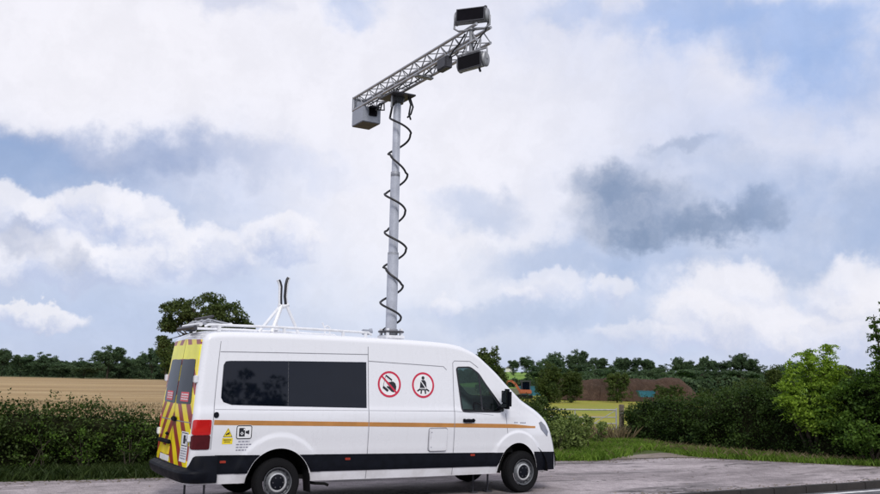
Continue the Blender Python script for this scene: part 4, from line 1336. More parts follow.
# side glazing behind the cab, seams, trim
for s, fn in SIDES:
    win = [(.385, 1.60), (.43, 1.535), (.57, 1.495), (1.45, 1.475), (1.45, 2.155), (.50, 2.135), (.42, 2.125), (.385, 2.07)]
    poly_patch(fn, win, 'side_window', M['privacy'], off=0.004, nrow=18)
    poly_patch(fn, [(1.4525, 1.475), (2.765, 1.45), (2.765, 2.172), (1.4525, 2.155)], 'side_window', M['privacy'], off=0.004, nrow=18, ncol=16)
    for path in ([(2.80, .36), (2.80, 2.42)], [(2.80, 2.19), (4.20, 2.135), (4.26, 2.08)], [(4.385, .36), (4.385, 2.20), (4.42, 2.235), (4.73, 2.235), (4.90, 2.13)], [(5.56, 1.02), (5.53, 1.18), (5.50, 1.36)], [(.285, .86), (.285, 2.42)],
                 [(2.80, .50), (4.385, .485)], [(.30, 2.265), (2.80, 2.295)]):
        strip2(fn, dense(path), 0.011, 'panel_seam', M['gap'], off=0.0025)
    strip2(fn, dense([(.30, 1.43), (4.38, 1.40), (5.2, 1.33)]), 0.005, 'panel_seam', M['gap'], off=0.002)
    # broad dark cladding band
    xa = math.sqrt(ARCH ** 2 - (.74 - WR) ** 2)
    def band(xs_, zl, zh, name, mt, off=0.010):
        v = []; f = []; k = 6
        for x in xs_:
            lo, hi = zl(x), zh(x)
            for j in range(k + 1): v.append(fn(x, lo + (hi - lo) * j / k, off))
        m = len(xs_)
        for i in range(m - 1):
            for j in range(k): f.append((i * (k + 1) + j, (i + 1) * (k + 1) + j, (i + 1) * (k + 1) + j + 1, i * (k + 1) + j + 1))
        for j_, zf in ((0, zl), (k, zh)):
            b = len(v)
            for x in xs_: v.append(fn(x, zf(x), -0.01))
            for i in range(m - 1): f.append((i * (k + 1) + j_, (i + 1) * (k + 1) + j_, b + i + 1, b + i))
        o = vpart(name, v, f, mt, False); shade(o, 40); return o
    top = lambda x: 0.785 - 0.016 * x
    bot = lambda x: 0.515 - 0.008 * x
    def clear(x, xc, lim):         # lower edge of a band cut by a wheel arch
        d = abs(x - xc)
        return WR + math.sqrt(max(0, (ARCH + .004) ** 2 - d * d)) if d < ARCH + .004 else 0
    mid = lambda x: max(bot(x), clear(x, XR, 0), clear(x, XF, 0))
    def xs_between(a, b, n): return list(np.linspace(a, b, n))
    xr_ = math.sqrt(ARCH ** 2 - (top(XR + .4) - WR) ** 2); xf_ = math.sqrt(ARCH ** 2 - (top(XF - .4) - WR) ** 2)
    band(xs_between(XR + xr_ + .008, XF - xf_ - .008, 80), lambda x: min(mid(x), top(x) - .002), top, 'side_trim', M['trim'])
    band(xs_between(.36, XR - xr_ - .008, 24), lambda x: min(mid(x), top(x) - .002), top, 'side_trim', M['trim'])
    # wheel arch lips
    for xc in (XR, XF):
        pth = [(xc + (ARCH + .012) * math.cos(a), WR + (ARCH + .012) * math.sin(a)) for a in np.linspace(R(3), R(177), 40)]
        strip2(fn, pth, 0.03, 'arch_lip', M['trim'] if False else M['paint'], off=0.006)
        v = []; f = []
        for i, a in enumerate(np.linspace(0, math.pi, 25)):
            for yy in (0.995 * s, 0.50 * s): v.append((xc + (ARCH + .002) * math.cos(a), yy, max(.33, WR + (ARCH + .002) * math.sin(a))))
        for i in range(24): f.append((2 * i, 2 * i + 2, 2 * i + 3, 2 * i + 1))
        f.append(tuple(range(1, 50, 2)))
        vpart('arch_liner', v, f, M['under'], False)
    # orange stripe
    band(xs_between(.30, 6.30, 120), lambda x: 1.216 - .0185 * x, lambda x: 1.286 - .0192 * x - .03 * sms(5.6, 6.3, x), 'stripe', M['orange'], 0.0022)
    # side markers, small things on the flank
    for x in (2.42, 4.72):
        poly_patch(fn, rrect(x, .655, x + .085, .69, .01), 'side_marker', M['amber'] if x < 3 else M['amber'], off=0.02, skirt=.02, ncol=8, nrow=3)
    poly_patch(fn, rrect(.44, .665, .53, .70, .01), 'side_marker', M['amber'], off=0.02, skirt=.02, ncol=8, nrow=3)
    # door handle
    hd = MB(); c = S(4.66, 1.245, s, .03); hd.box(c, (.23, .035, .045), bev=.012)
    for dx in (-.09, .09): hd.box(S(4.66 + dx, 1.245, s, .012), (.04, .04, .06), bev=.008)
    o = hd.build('door_handle', M['trim'], VAN, True, OFF)
    poly_patch(fn, circ(4.66, 1.225, .075, 24, .05), 'handle_recess', M['gap'], off=.002, skirt=0, ncol=12, nrow=4)
    # tail lamps wrap round the corner
    up = poly_patch(fn, rrect(.006, 1.07, .262, 1.285, .03), 'tail_lamp', M['lampred'], off=0.012, skirt=.02, ncol=20, nrow=6)
    poly_patch(fn, rrect(.004, .865, .262, 1.068, .03), 'lamp_lower', M['lampdark'], up, off=0.012, skirt=.02, ncol=20, nrow=6)
    up.children[0].location = (0, 0, 0)
    # headlamps
    hl = poly_patch(fn, [(6.40, 1.19), (6.45, 1.08), (6.62, .95), (6.65, 1.03), (6.57, 1.14), (6.46, 1.215)], 'headlight', M['headlamp'], off=0.006, skirt=.015, ncol=16, nrow=6)
    # front bumper corner
    band(xs_between(XF + .42, 6.80, 30), lambda x: max(.37, clear(x, XF, 0) if x < XF + ARCH else .37), lambda x: .70 - .02 * sms(6.2, 6.8, x), 'front_bumper', M['trim'], 0.012)
    # mirror
    a = S(5.33, 1.47, s, 0.0)
    mr = empty('door_mirror'); mr.parent = VAN; mr.location = OFF
    arm = MB(); arm.tube([a + Vector((0, 0, -.02)), a + Vector((.03, s * .10, .0)), a + Vector((.03, s * .16, .08))], .035, 8); arm.build('mirror_arm', M['trim'], mr, True)
    hs_ = MB(); hs_.box(a + Vector((.06, s * .18, .14)), (.12, .19, .34), Matrix.Rotation(R(-3 * s), 3, 'Z'), bev=.045); hs_.build('mirror_housing', M['trim'], mr, True)
    gl = MB(); gl.box(a + Vector((-.006, s * .185, .18)), (.008, .145, .20), Matrix.Rotation(R(-3 * s), 3, 'Z'), bev=.003); gl.build('mirror_glass', M['mirror'], mr)
    gl = MB(); gl.box(a + Vector((-.006, s * .185, .03)), (.008, .145, .06), Matrix.Rotation(R(-3 * s), 3, 'Z'), bev=.003); gl.build('mirror_glass', M['mirror'], mr)
    # window frames of the cab
    strip2(fn, [(p[0], p[2]) for p in CABWIN], .028, 'window_seal', M['black'], off=.003, closed=True)
    strip2(fn, dense([(4.955, 1.41), (4.905, 2.01)]), .035, 'window_divider', M['black'], off=.004)

poly_patch(NS, circ(.325, 1.352, .042, 24), 'power_inlet', M['trim'], off=.012, skirt=.016, ncol=14, nrow=6)
# access hatch on the sliding door
hz_ = poly_patch(NS, rrect(3.905, .765, 4.235, 1.115, .035), 'access_hatch', M['paint'], off=.028, skirt=.034, ncol=16, nrow=10)
strip2(NS, rrect(3.895, .755, 4.245, 1.125, .04), .014, 'hatch_gasket', M['gap'], hz_, off=.003, closed=True)
flat_print(NS, [circ(3.94, z, .010, 10) for z in (.82, 1.06)], 'hatch_latch', M['greyp'], hz_, .030)
for c_ in hz_.children: c_.location = (0, 0, 0)

# round signs on the sliding door
def sign_disc(cx, cz, r, slash):
    d = poly_patch(NS, circ(cx, cz, r, 40), 'warning_sign', M['white'], off=.003, skirt=0, ncol=24, nrow=16)
    flat_print(NS, ring_quads(cx, cz, r * .84, r), 'sign_ring', M['red'], d, .0045)
    if slash: flat_print(NS, [bar(cx - r * .66, cz + r * .62, cx + r * .62, cz - r * .66, r * .14)], 'sign_slash', M['red'], d, .0065)
    return d
d1 = sign_disc(3.175, 1.828, .21, True)
r_ = .245
ph = [bar(-.075, .165, .055, .075, .03), bar(-.135, -.05, -.03, -.125, .045), bar(-.135, -.05, -.075, .165, .008), bar(.055, .075, .02, -.02, .008)]
hand = [(.02, .045), (.075, .05), (.125, .02), (.145, -.045), (.135, -.11), (.09, -.15), (.04, -.135), (-.005, -.095), (-.06, -.055), (-.045, -.03), (.0, -.045), (-.055, .015), (-.035, .035)]
SC = lambda ps: [[(a * .86, b * .86) for a, b in p] for p in ps]
flat_print(NS, SC(ph + [hand]), 'pictogram', M['black'], d1, .0055, (3.175, 1.828))
flat_print(NS, SC([bar(-.05, .115, .03, .06, .006), bar(-.12, -.02, -.035, -.08, .006)]), 'pictogram', M['white'], d1, .0060, (3.175, 1.828))
d2 = sign_disc(3.80, 1.822, .21, False)
seatd = [circ(.0, .135, .033, 18), [(-.035, .095), (.035, .095), (.065, .05), (.075, -.055), (.05, -.075), (-.05, -.075), (-.075, -.055), (-.06, .05)], bar(-.13, -.115, -.065, -.075, .03), bar(.065, -.075, .13, -.115, .03), bar(-.04, -.09, -.05, -.165, .03), bar(.04, -.09, .05, -.165, .03), bar(-.075, -.09, .075, -.09, .02)]
flat_print(NS, SC(seatd), 'pictogram', M['black'], d2, .0052, (3.80, 1.822))
flat_print(NS, SC([bar(-.055, .085, .06, -.06, .018), bar(-.07, -.062, .07, -.062, .012)]), 'pictogram', M['white'], d2, .0062, (3.80, 1.822))
for d in (d1, d2):
    for c_ in d.children: c_.location = (0, 0, 0)

# camera sign with small print, and the yellow triangle
cs = poly_patch(NS, rrect(.655, 1.00, .90, 1.205, .035), 'camera_sign', M['white'], off=.003, skirt=0, ncol=14, nrow=6)
fr = [(p, q) for p, q in rrect(.665, 1.01, .89, 1.195, .03)]
strip2(NS, fr, .013, 'sign_border', M['black'], cs, off=.0045, closed=True)
flat_print(NS, [rrect(.70, 1.04, .79, 1.165, .012), [(.80, 1.085), (.815, 1.085), (.855, 1.07), (.855, 1.135), (.815, 1.12), (.80, 1.12)]], 'pictogram', M['black'], cs, .0045)
flat_print(NS, [q for q in ring_quads(.745, 1.085, .012, .026, 4)] + [rect(.77, 1.13, .785, 1.155)], 'pictogram', M['white'], cs, .0055)
txt = []
rr_ = random.Random(5)
for row, z in enumerate((.968, .925, .885, .845)):
    x = .67 + (.03 if row == 0 else 0)
    end = (.87, .90, .86, .84)[row]
    while x < end:
        w = rr_.uniform(.02, .05); txt.append(rect(x, z - .008, min(x + w, end), z + .008)); x += w + .012
flat_print(NS, txt, 'small_print', M['greyp'], cs, .003)
tr = poly_patch(NS, [(.455, 1.035), (.605, 1.035), (.532, 1.165), (.528, 1.165)], 'laser_sign', M['yellow'], off=.003, skirt=0, ncol=12, nrow=4)
poly_patch(NS, rrect(.45, .935, .61, 1.022, .006), 'sign_plate', M['yellow'], tr, off=.003, skirt=0, ncol=6, nrow=3)
strip2(NS, [(.463, 1.041), (.597, 1.041), (.53, 1.155)], .010, 'sign_border', M['black'], tr, off=.0045, closed=True)
flat_print(NS, [bar(.50, 1.068, .555, 1.098, .02), bar(.535, 1.10, .548, 1.065, .012), bar(.47, .995, .59, .995, .012), bar(.48, .967, .575, .967, .010)], 'pictogram', M['black'], tr, .0045)
for d in (cs, tr):
    for c_ in d.children: c_.location = (0, 0, 0)
# small model lettering on the front wing: too small to read in the photograph
flat_print(NS, [rect(5.72 + k * .055, 1.195 - .002 * k, 5.72 + k * .055 + .04, 1.213 - .002 * k) for k in range(6) if k != 2], 'wing_badge', M['greyp'], None, .003)

# rear doors
for s, lab in ((-1, None), (1, None)):
    rd = empty('rear_door'); rd.parent = VAN; rd.location = OFF
    fn = lambda y, z, off=0.0: RP(y, z, off)
    y0, y1 = (-.89, -.006) if s < 0 else (.006, .89)
    edge_ = lambda z: .895 - .12 * max(0, z - 1.4)
    outline = [(y1, .605), (y1, 2.46)] + [(-(edge_(z)), z) for z in (2.44, 2.2, 1.8, 1.4)] + [(-.885, .605)] if s < 0 else [(y0, .605), (y0, 2.46)] + [(edge_(z), z) for z in (2.44, 2.2, 1.8, 1.4)] + [(.885, .605)]
    poly_patch(fn, outline, 'chevron_panel', M['chev'], rd, off=.008, skirt=.014, ncol=14, nrow=30)
    if s < 0: wn = [(-.79, 1.50), (-.035, 1.485), (-.03, 2.15), (-.69, 2.15)]
    else: wn = [(.79, 1.50), (.035, 1.485), (.03, 2.15), (.69, 2.15)]
    wn = [(p[0], p[1]) for p in inset_poly([(a, b, 0) for a, b in wn], .05)]
    poly_patch(fn, wn, 'rear_window', M['reargl'], rd, off=.013, skirt=.01, ncol=12, nrow=10)
    yc = -.46 if s < 0 else .42
    stk = poly_patch(fn, rrect(yc - .20, 1.525, yc + .20, 1.665, .01), 'window_sticker', M['pink'], rd, off=.0150, skirt=0, ncol=4, nrow=3)
    lines = []
    for z in (1.63, 1.595, 1.56):
        x = yc - .17
        while x < yc + .15:
            w = rr_.uniform(.03, .07); lines.append(rect(x, z - .009, min(x + w, yc + .17), z + .009)); x += w + .016
    flat_print(fn, lines, 'sticker_print', M['white'], rd, .0165)
    # hinges
    for z in (1.02, 1.86):
        hg = MB(); hg.box(RP(s * edge_(z) + s * .02, z, .02), (.05, .09, .11), bev=.012); hg.build('hinge', M['paint'], rd, True)
    strip2(fn, dense([(y0, 1.235), (y1, 1.235)]), .014, 'door_crease', M['gap'], rd, off=.0095)
strip2(lambda y, z, off=0: RP(y, z, off), dense([(0, .60), (0, 2.46)]), .014, 'door_gap', M['black'], off=.0092)
hb = MB(); hb.box(RP(-.12, 1.26, .035), (.045, .20, .07), bev=.015); hb.build('rear_handle', M['trim'], VAN, True, OFF)
hb = MB(); hb.box(RP(.22, 1.02, .03), (.04, .10, .05), bev=.015); hb.build('rear_latch', M['trim'], VAN, True, OFF)
hb = MB(); hb.box(RP(.34, .905, .035), (.06, .66, .06), bev=.015); hb.build('plate_lamp_bar', M['trim'], VAN, True, OFF)
npl = poly_patch(lambda y, z, off=0: RP(y, z, off), rrect(.06, .715, .58, .835, .01), 'number_plate', M['yellow'], off=.016, skirt=.008, ncol=8, nrow=3)
poly_patch(lambda y, z, off=0: RP(y, z, off), rrect(.03, .615, .62, .70, .01), 'plate_backing', M['white'], off=.012, skirt=.006, ncol=8, nrow=3)
# white notice on the near door with a camera sign and print
rn = poly_patch(lambda y, z, off=0: RP(y, z, off), rrect(-.86, .67, -.54, 1.10, .01), 'rear_notice', M['white'], off=.0115, skirt=0, ncol=6, nrow=6)
RFN = lambda y, z, off=0.0: RP(y, z, off)
strip2(RFN, rrect(-.835, .90, -.565, 1.08, .02), .012, 'sign_border', M['black'], rn, off=.013, closed=True)
flat_print(RFN, [rect(-.75, .93, -.65, 1.05), [(-.80, .96), (-.76, .97), (-.76, 1.0), (-.80, 1.01)]], 'pictogram', M['black'], rn, .013)
lines = []
for z in (.86, .825, .79, .755, .72):
    x = -.83
    while x < -.58:
        w = rr_.uniform(.025, .06); lines.append(rect(x, z - .009, min(x + w, -.57), z + .009)); x += w + .016
flat_print(RFN, lines, 'small_print', M['greyp'], rn, .013)
for c_ in rn.children: c_.location = (0, 0, 0)

# rear bumper, swept round the tail
def rear_bumper():
    path = []
    for x in np.linspace(.40, .17, 6): path.append((x, -1.02, 0, -1))
    for a in np.linspace(0, 90, 10)[1:]: path.append((.17 - .17 * math.sin(R(a)), -1.02 + .17 - .17 * math.cos(R(a)), -math.sin(R(a)), -math.cos(R(a))))
    for y in np.linspace(-.75, .75, 15): path.append((-.03 * (1 - (y / .88) ** 2), y, -1, 0))
    n0 = len(path)
    path += [(x, -y, nx, -ny) for x, y, nx, ny in reversed(path[:15])]
    v = []; f = []; k = 9
    for x, y, nx, ny in path:
        q = 1 - sms(.0, .36, x)                 # 1 across the tail
        side = max(0.0, -nx)
        zt = .775 - .165 * sms(.55, 1.0, side)
        prof = [(-.03, zt), (.014, zt - .004), (.016 + .012 * q, zt - .03), (.02 + .02 * q, .595), (.022 + .085 * q, .565), (.026 + .10 * q, .535), (.026 + .09 * q, .47), (.02 + .05 * q, .40), (-.05, .385)]
        for d, z in prof: v.append((x + nx * d, y + ny * d, z))
    for i in range(len(path) - 1):
        for j in range(k - 1): f.append((i * k + j, (i + 1) * k + j, (i + 1) * k + j + 1, i * k + j + 1))
    o = vpart('rear_bumper', v, f, M['trim'], False); shade(o, 32)
    for s in (-1, 1):
        c = MB(); c.box((.075, s * .985, .55), (.24, .03, .035), Matrix.Rotation(R(22 * s), 3, 'Z'), bev=.006)
        c.build('bumper_reflector', M['lampred'], o)
rear_bumper()
# nose: grille, bumper bar, plain front lamps line
fb = MB(); 
v = []; f = []
for i, y in enumerate(np.linspace(-.84, .84, 25)):
    for z, o_ in ((.37, .01), (.45, .03), (.58, .035), (.69, .02), (.70, -.02)):
        v.append(warp(6.825 if z < .62 else 6.80, y, z) + Vector((o_, 0, 0)))
for i in range(24):
    for j in range(4): f.append((i * 5 + j, (i + 1) * 5 + j, (i + 1) * 5 + j + 1, i * 5 + j + 1))
vpart('front_bumper', v, f, M['trim'], True)
def NOSE(y, z, off=0.0):
    """point of the nose and bonnet at a given height"""
    lo, hi = 5.9, 6.836
    for _ in range(30):
        m = (lo + hi) / 2
        w1 = max(.3, hw(m, z_top(m) - .13) - .10)
        if z_top(m) - .035 * min(1.0, y / w1) ** 2 > z: lo = m
        else: hi = m
    return warp(lo, y, z) + Vector((off, 0, off * .35))
poly_patch(NOSE, rrect(-.60, .74, .60, 1.02, .05), 'grille', M['trim'], off=.008, skirt=.014, ncol=24, nrow=8)
for z in (.80, .88, .96):
    strip2(NOSE, dense([(-.58, z), (.58, z)], .08), .022, 'grille_bar', M['alud'], off=.014)
fp = poly_patch(NOSE, rrect(-.26, .625, .26, .725, .01), 'number_plate', M['white'], off=.03, skirt=.02, ncol=8, nrow=3)

# underside
ub = MB(); ub.box((3.4, 0, .47), (6.3, 1.0, .12)); ub.box((3.5, 0, .40), (3.6, 1.5, .06)); ub.build('underbody', M['under'], VAN, False, OFF)
ax = MB()
for xc in (XR, XF): ax.tube([(xc, -.9, WR), (xc, .9, WR)], .05, 10)
ax.tube([(XR, 0, WR), (5.2, 0, .42)], .04, 8); ax.build('axle', M['under'], VAN, True, OFF)

# wheels
def wheel(xc, s, steer=0.0):
    w = empty('wheel', (xc - 3.4, s * .985, WR), R(steer)); w.parent = VAN
    T = MB(); T.lathe([(.225, -.075), (.235, -.012), (.28, .0), (.325, -.008), (.346, -.03), (.353, -.055), (.345, -.058), (.345, -.068), (.354, -.071), (.355, -.115), (.346, -.118), (.346, -.126), (.355, -.129), (.354, -.175), (.345, -.178), (.345, -.186), (.346, -.21), (.32, -.232), (.26, -.24), (.225, -.17)], 'Y', n=56)
    fl = Matrix.Scale(s, 4, (0, 1, 0)) if s > 0 else None
    sg = 1 if s > 0 else -1
    T.v = [(x, y * sg, z) for x, y, z in T.v]
    T.build('tyre', M['rubber'], w, True)
    Rm = MB(); Rm.lathe([(.222, -.012), (.218, -.004), (.205, -.010), (.198, -.05), (.190, -.055), (.175, -.045), (.150, -.020), (.128, -.012), (.122, -.02), (.095, -.045), (.0, -.045)], 'Y', n=48)
    Rm.v = [(x, y * sg, z) for x, y, z in Rm.v]
    rim = Rm.build('rim', M['rim'], w, True)
    H = MB()
    for i in range(16):
        a = 2 * math.pi * (i + .5) / 16; c, d = math.cos(a), math.sin(a)
        pts = [(.181 * c + .013 * math.cos(b) * c - .011 * math.sin(b) * d, .181 * d + .013 * math.cos(b) * d + .011 * math.sin(b) * c) for b in np.linspace(0, 2 * math.pi, 10, endpoint=False)]
        H.add([(x, sg * -.042, z) for x, z in pts], [tuple(range(10))])
    H.build('rim_hole', M['black'], w)
    G_ = MB(); G_.lathe([(.148, -.036), (.143, -.016), (.138, -.008), (.122, -.004), (.113, -.014), (.106, -.03)], 'Y', n=48)
    G_.v = [(x, y * sg, z) for x, y, z in G_.v]
    G_.build('rim_ring', M['rimring'], w, True)
    G_ = MB(); G_.lathe([(.223, -.010), (.219, -.001), (.212, -.004)], 'Y', n=48)
    G_.v = [(x, y * sg, z) for x, y, z in G_.v]
    G_.build('rim_edge', M['rim'], w, True)
    C_ = MB(); C_.lathe([(.112, -.03), (.106, -.012), (.09, -.006), (.045, .004), (.0, .006)], 'Y', n=36)
    C_.v = [(x, y * sg, z) for x, y, z in C_.v]
    C_.build('hub_cap', M['trim'], w, True)
    N_ = MB()
    for i in range(6):
        a = 2 * math.pi * i / 6; N_.lathe([(.011, -.01), (.011, .006), (0, .008)], 'Y', (.078 * math.cos(a), .001, .078 * math.sin(a)), 6)
    N_.v = [(x, y * sg, z) for x, y, z in N_.v]
    N_.build('wheel_nut', M['rimdark'], w)
for xc, st in ((XR, 0), (XF, 4)):
    for s in (-1, 1): wheel(xc, s, st)
for s in (-1, 1):
    fl = MB(); fl.box((XR + .50, s * .86, .36), (.015, .26, .34), Matrix.Rotation(R(-6), 3, 'Y')); fl.build('mud_flap', M['rubber'], VAN, False, OFF)
# stabiliser legs
for x, y in ((.22, -.02), (.30, -.78), (5.02, -.62), (5.32, -.62)):
    j = MB(); j.tube([(x, y, .02), (x, y, .50)], .016, 8); j.box((x, y, .015), (.12, .12, .02)); j.box((x, y, .46), (.07, .07, .16)); j.build('stabiliser_leg', M['boxd'], VAN, True, OFF)
ex = MB(); ex.tube([(1.85, -.80, .33), (1.98, -.90, .31), (2.10, -.97, .31), (2.16, -.98, .285)], .022, 8); ex.build('step_bracket', M['under'], VAN, True, OFF)

# cab interior
ci = MB(); ci.box((4.9, 0, .72), (1.5, 1.8, .06)); ci.box((4.30, 0, 1.4), (.04, 1.72, 1.3)); ci.build('cab_floor', M['under'], VAN, False, OFF)
for y in (-.50, .48):
    st_ = empty('seat'); st_.parent = VAN; st_.location = OFF
    b = MB(); b.box((4.78, y, 1.02), (.50, .50, .18), bev=.06); b.box((4.72, y, .85), (.4, .42, .22)); b.build('cushion', M['seat'], st_, True)
    b = MB(); b.box((4.56, y, 1.38), (.16, .48, .66), Matrix.Rotation(R(-9), 3, 'Y'), bev=.06); b.build('backrest', M['seat'], st_, True)
    b = MB(); b.box((4.50, y, 1.80), (.12, .27, .20), bev=.05); b.tube([(4.51, y - .06, 1.6), (4.50, y - .06, 1.8)], .01, 6); b.tube([(4.51, y + .06, 1.6), (4.50, y + .06, 1.8)], .01, 6); b.build('headrest', M['seat'], st_, True)
db = MB(); db.box((5.62, 0, 1.18), (.46, 1.66, .36), bev=.08); db.box((5.50, -.50, 1.36), (.2, .42, .1), bev=.04); db.build('dashboard', M['trim'], VAN, True, OFF)
sw = MB()
cW, aW = Vector((5.24, -.50, 1.36)), R(-32)
pts = [cW + Matrix.Rotation(aW, 3, 'Y') @ Vector((0, .19 * math.cos(t), .19 * math.sin(t))) for t in np.linspace(0, 2 * math.pi, 33)]
sw.tube(pts, .018, 8); sw.tube([cW, Vector((5.5, -.5, 1.2))], .03, 8)
for t in (R(0), R(180), R(270)): sw.tube([cW, cW + Matrix.Rotation(aW, 3, 'Y') @ Vector((0, .19 * math.cos(t), .19 * math.sin(t)))], .015, 6)
sw.build('steering_wheel', M['trim'], VAN, True, OFF)

# roof: rails, rack at the tail, cradle for the mast, small antennas
for s in (-1, 1):
    y = s * .69
    rl = MB(); rl.tube([(.20, y, 2.63), (.26, y, 2.665), (1.3, y, 2.675), (2.2, y, 2.668), (2.9, y, 2.655), (2.96, y, 2.62)], .021, 8); rl = rl.build('roof_rail', M['railw'], VAN, True, OFF)
    for x in (.42, 1.45, 2.45, 2.85):
        p_ = MB(); p_.box((x, y, 2.62), (.05, .04, .11), bev=.008); p_.build('rail_foot', M['railw'], rl)
rk = empty('roof_rack'); rk.parent = VAN; rk.location = OFF
for x, z, rd_, mm in ((.16, 2.70, .030, 'railw'), (.30, 2.77, .020, 'alu'), (.34, 2.83, .018, 'boxd'), (.62, 2.72, .024, 'railw'), (.08, 2.655, .028, 'boxd')):
    MB().tube([(x, -.62, z - .03), (x, .38, z - .03)], rd_, 8).build('cross_bar', M[mm], rk, True)
for y in (-.5, -.15, .2, .35):
    MB().tube([(.10, y, 2.62), (.30, y, 2.76), (.62, y, 2.70)], .014, 6).build('rack_strut', M['alu'], rk, True)
rb = MB(); rb.box((.24, .25, 2.64), (.16, .22, .09), bev=.02); rb.build('roof_box', M['boxd'], rk, True)

cr = empty('mast_cradle'); cr.parent = VAN; cr.location = OFF
yc = -.02
top_ = Vector((1.665, yc, 3.08))
for q, (a, b) in enumerate((((1.25, yc - .05, 2.62), (1.62, yc, 3.07)), ((1.45, yc - .1, 2.62), (1.63, yc, 3.07)), ((1.95, yc, 2.62), (1.72, yc, 3.07)))):
    MB().tube([a, b], .027 if q != 1 else .036, 8).build('cradle_leg', M['railw'], cr, True)
cp = MB(); cp.tube([(1.575, yc, 3.075), (1.665, yc, 3.055), (1.755, yc, 3.09)], .034, 8); cp.build('cradle_yoke', M['railw'], cr, True)
MB().box((1.53, yc - .05, 2.69), (.12, .10, .12), bev=.03).build('cradle_roller', M['railw'], cr, True)
for q, pts in enumerate(([(1.60, yc, 3.07), (1.592, yc, 3.2), (1.59, yc, 3.38), (1.568, yc, 3.45), (1.545, yc, 3.485)], [(1.72, yc, 3.09), (1.70, yc, 3.22), (1.708, yc, 3.42), (1.725, yc, 3.50), (1.745, yc, 3.535)])):
    MB().tube(pts, .024, 8).build('cradle_fork', M['railw'], cr, True)
    MB().tube([Vector(p_) + Vector((.020 if q == 0 else -.020, -.006, 0)) for p_ in pts[:-1] + [pts[-1]]], [.024] * len(pts), 8).build('fork_pad', M['black'], cr, True)
an = MB(); an.tube([(2.38, -.1, 2.60), (2.38, -.1, 2.72), (2.33, -.1, 2.82)], .016, 6); an.tube([(2.36, -.1, 2.74), (2.42, -.1, 2.77), (2.47, -.1, 2.74), (2.47, -.1, 2.62)], .014, 6); an.build('roof_bracket', M['railw'], VAN, True, OFF)
rc_ = MB(); rc_.box((3.02, -.35, 2.68), (.14, .09, .09), bev=.015); rc_.tube([(3.08, -.35, 2.70), (3.13, -.37, 2.71)], .04, 10); rc_.build('roof_camera', M['boxg'], VAN, True, OFF)

# ------------------------------------------------------------------ telescopic mast
MX, MY = 3.67, 1.02
mast = empty('telescopic_mast', (MX, MY, 2.62)); tag(mast, 'tall grey telescopic mast standing on the van roof, wrapped by a coiled black cable', 'mast')
secs = [(0.10, 1.46, .098), (1.46, 2.92, .083), (2.92, 4.34, .069)]
for z0, z1, r in secs:
    MB().lathe([(0, z0), (r, z0), (r, z1), (0, z1)], 'Z', n=28).build('mast_section', M['mast'], mast, True)
for (z0, z1, r), h in zip(secs, (.05, .045, .045)):
    q = r + .014 if z0 > .5 else r + .02
    MB().lathe([(0, z0 - h), (q, z0 - h), (q, z0 + h), (r * .9, z0 + h + .012), (0, z0 + h + .012)], 'Z', n=28).build('collar', M['alu'], mast, True)
bs = MB(); bs.box((0, 0, .01), (.36, .36, .06), bev=.01)
for sx in (-1, 1):
    for sy in (-1, 1): bs.box((sx * .13, sy * .13, .09), (.05, .05, .14), bev=.008)
bs.build('mast_foot', M['railw'], mast, True)
MB().lathe([(.10, .09), (.22, .09), (.23, .105), (.22, .12), (.10, .12)], 'Z', n=28).build('cable_tray', M['boxd'], mast, True)
# coiled cable: the turns measured one by one, looser towards the top
def coil():
    # height of the outermost points: right, left, right ... from the top
    zs = [4.06, 3.80, 3.42, 3.09, 2.72, 2.42, 2.03, 1.72, 1.40, 1.12, .80, .53, .22, .10]
    pts = []
    right = Vector((_r0.x, _r0.y, 0)); front = Vector((-_fw.x, -_fw.y, 0)).normalized()
    # half turns: at even k the cable is on the left, front passes from left (top) to right (bottom)
    tz = [3.98, 3.66, 3.28, 2.93, 2.56, 2.24, 1.88, 1.56, 1.22, .92, .62, .34, .12]
    n = 14
    for k in range(len(tz) - 1):
        for j in range(n):
            t = j / n; ph = math.pi * (k + t)                 # 0 left, pi right
            z = tz[k] + (tz[k + 1] - tz[k]) * t
            rad = .180 + .034 * math.sin(k * 2.1 + t) + .012 * math.sin(k * 5.3 + 2 * t)
            off = right * (.055 * z / 4.0)
            s_ = 1
            p = off + right * (-math.cos(ph) * rad) + front * (math.sin(ph) * rad)
            pts.append(Vector((p.x, p.y, z)))
    pts = [Vector((0.02, -.10, 4.36)), Vector((-.13, -.06, 4.16))] + pts
    MB().tube(pts, .0195, 8).build('coiled_cable', M['cable'], mast, True)
coil()
hp = MB(); hp.box((0, 0, 4.36), (.46, .56, .03), bev=.004); hp.lathe([(0, 4.24), (.11, 4.24), (.13, 4.345), (0, 4.345)], 'Z', n=24); hp.build('head_plate', M['boxd'], mast, True)
for q, pts in enumerate(([(.20, -.12, 4.34), (.25, -.14, 4.18), (.22, -.12, 4.05), (.16, -.10, 3.98)], [(.14, -.16, 4.34), (.17, -.20, 4.2), (.15, -.18, 4.02), (.20, -.16, 3.93)], [(-.16, -.10, 4.34), (-.17, -.10, 4.12)])):
    MB().tube(pts, .017, 7).build('cable_tail', M['cable'] if q < 2 else M['alud'], mast, True)

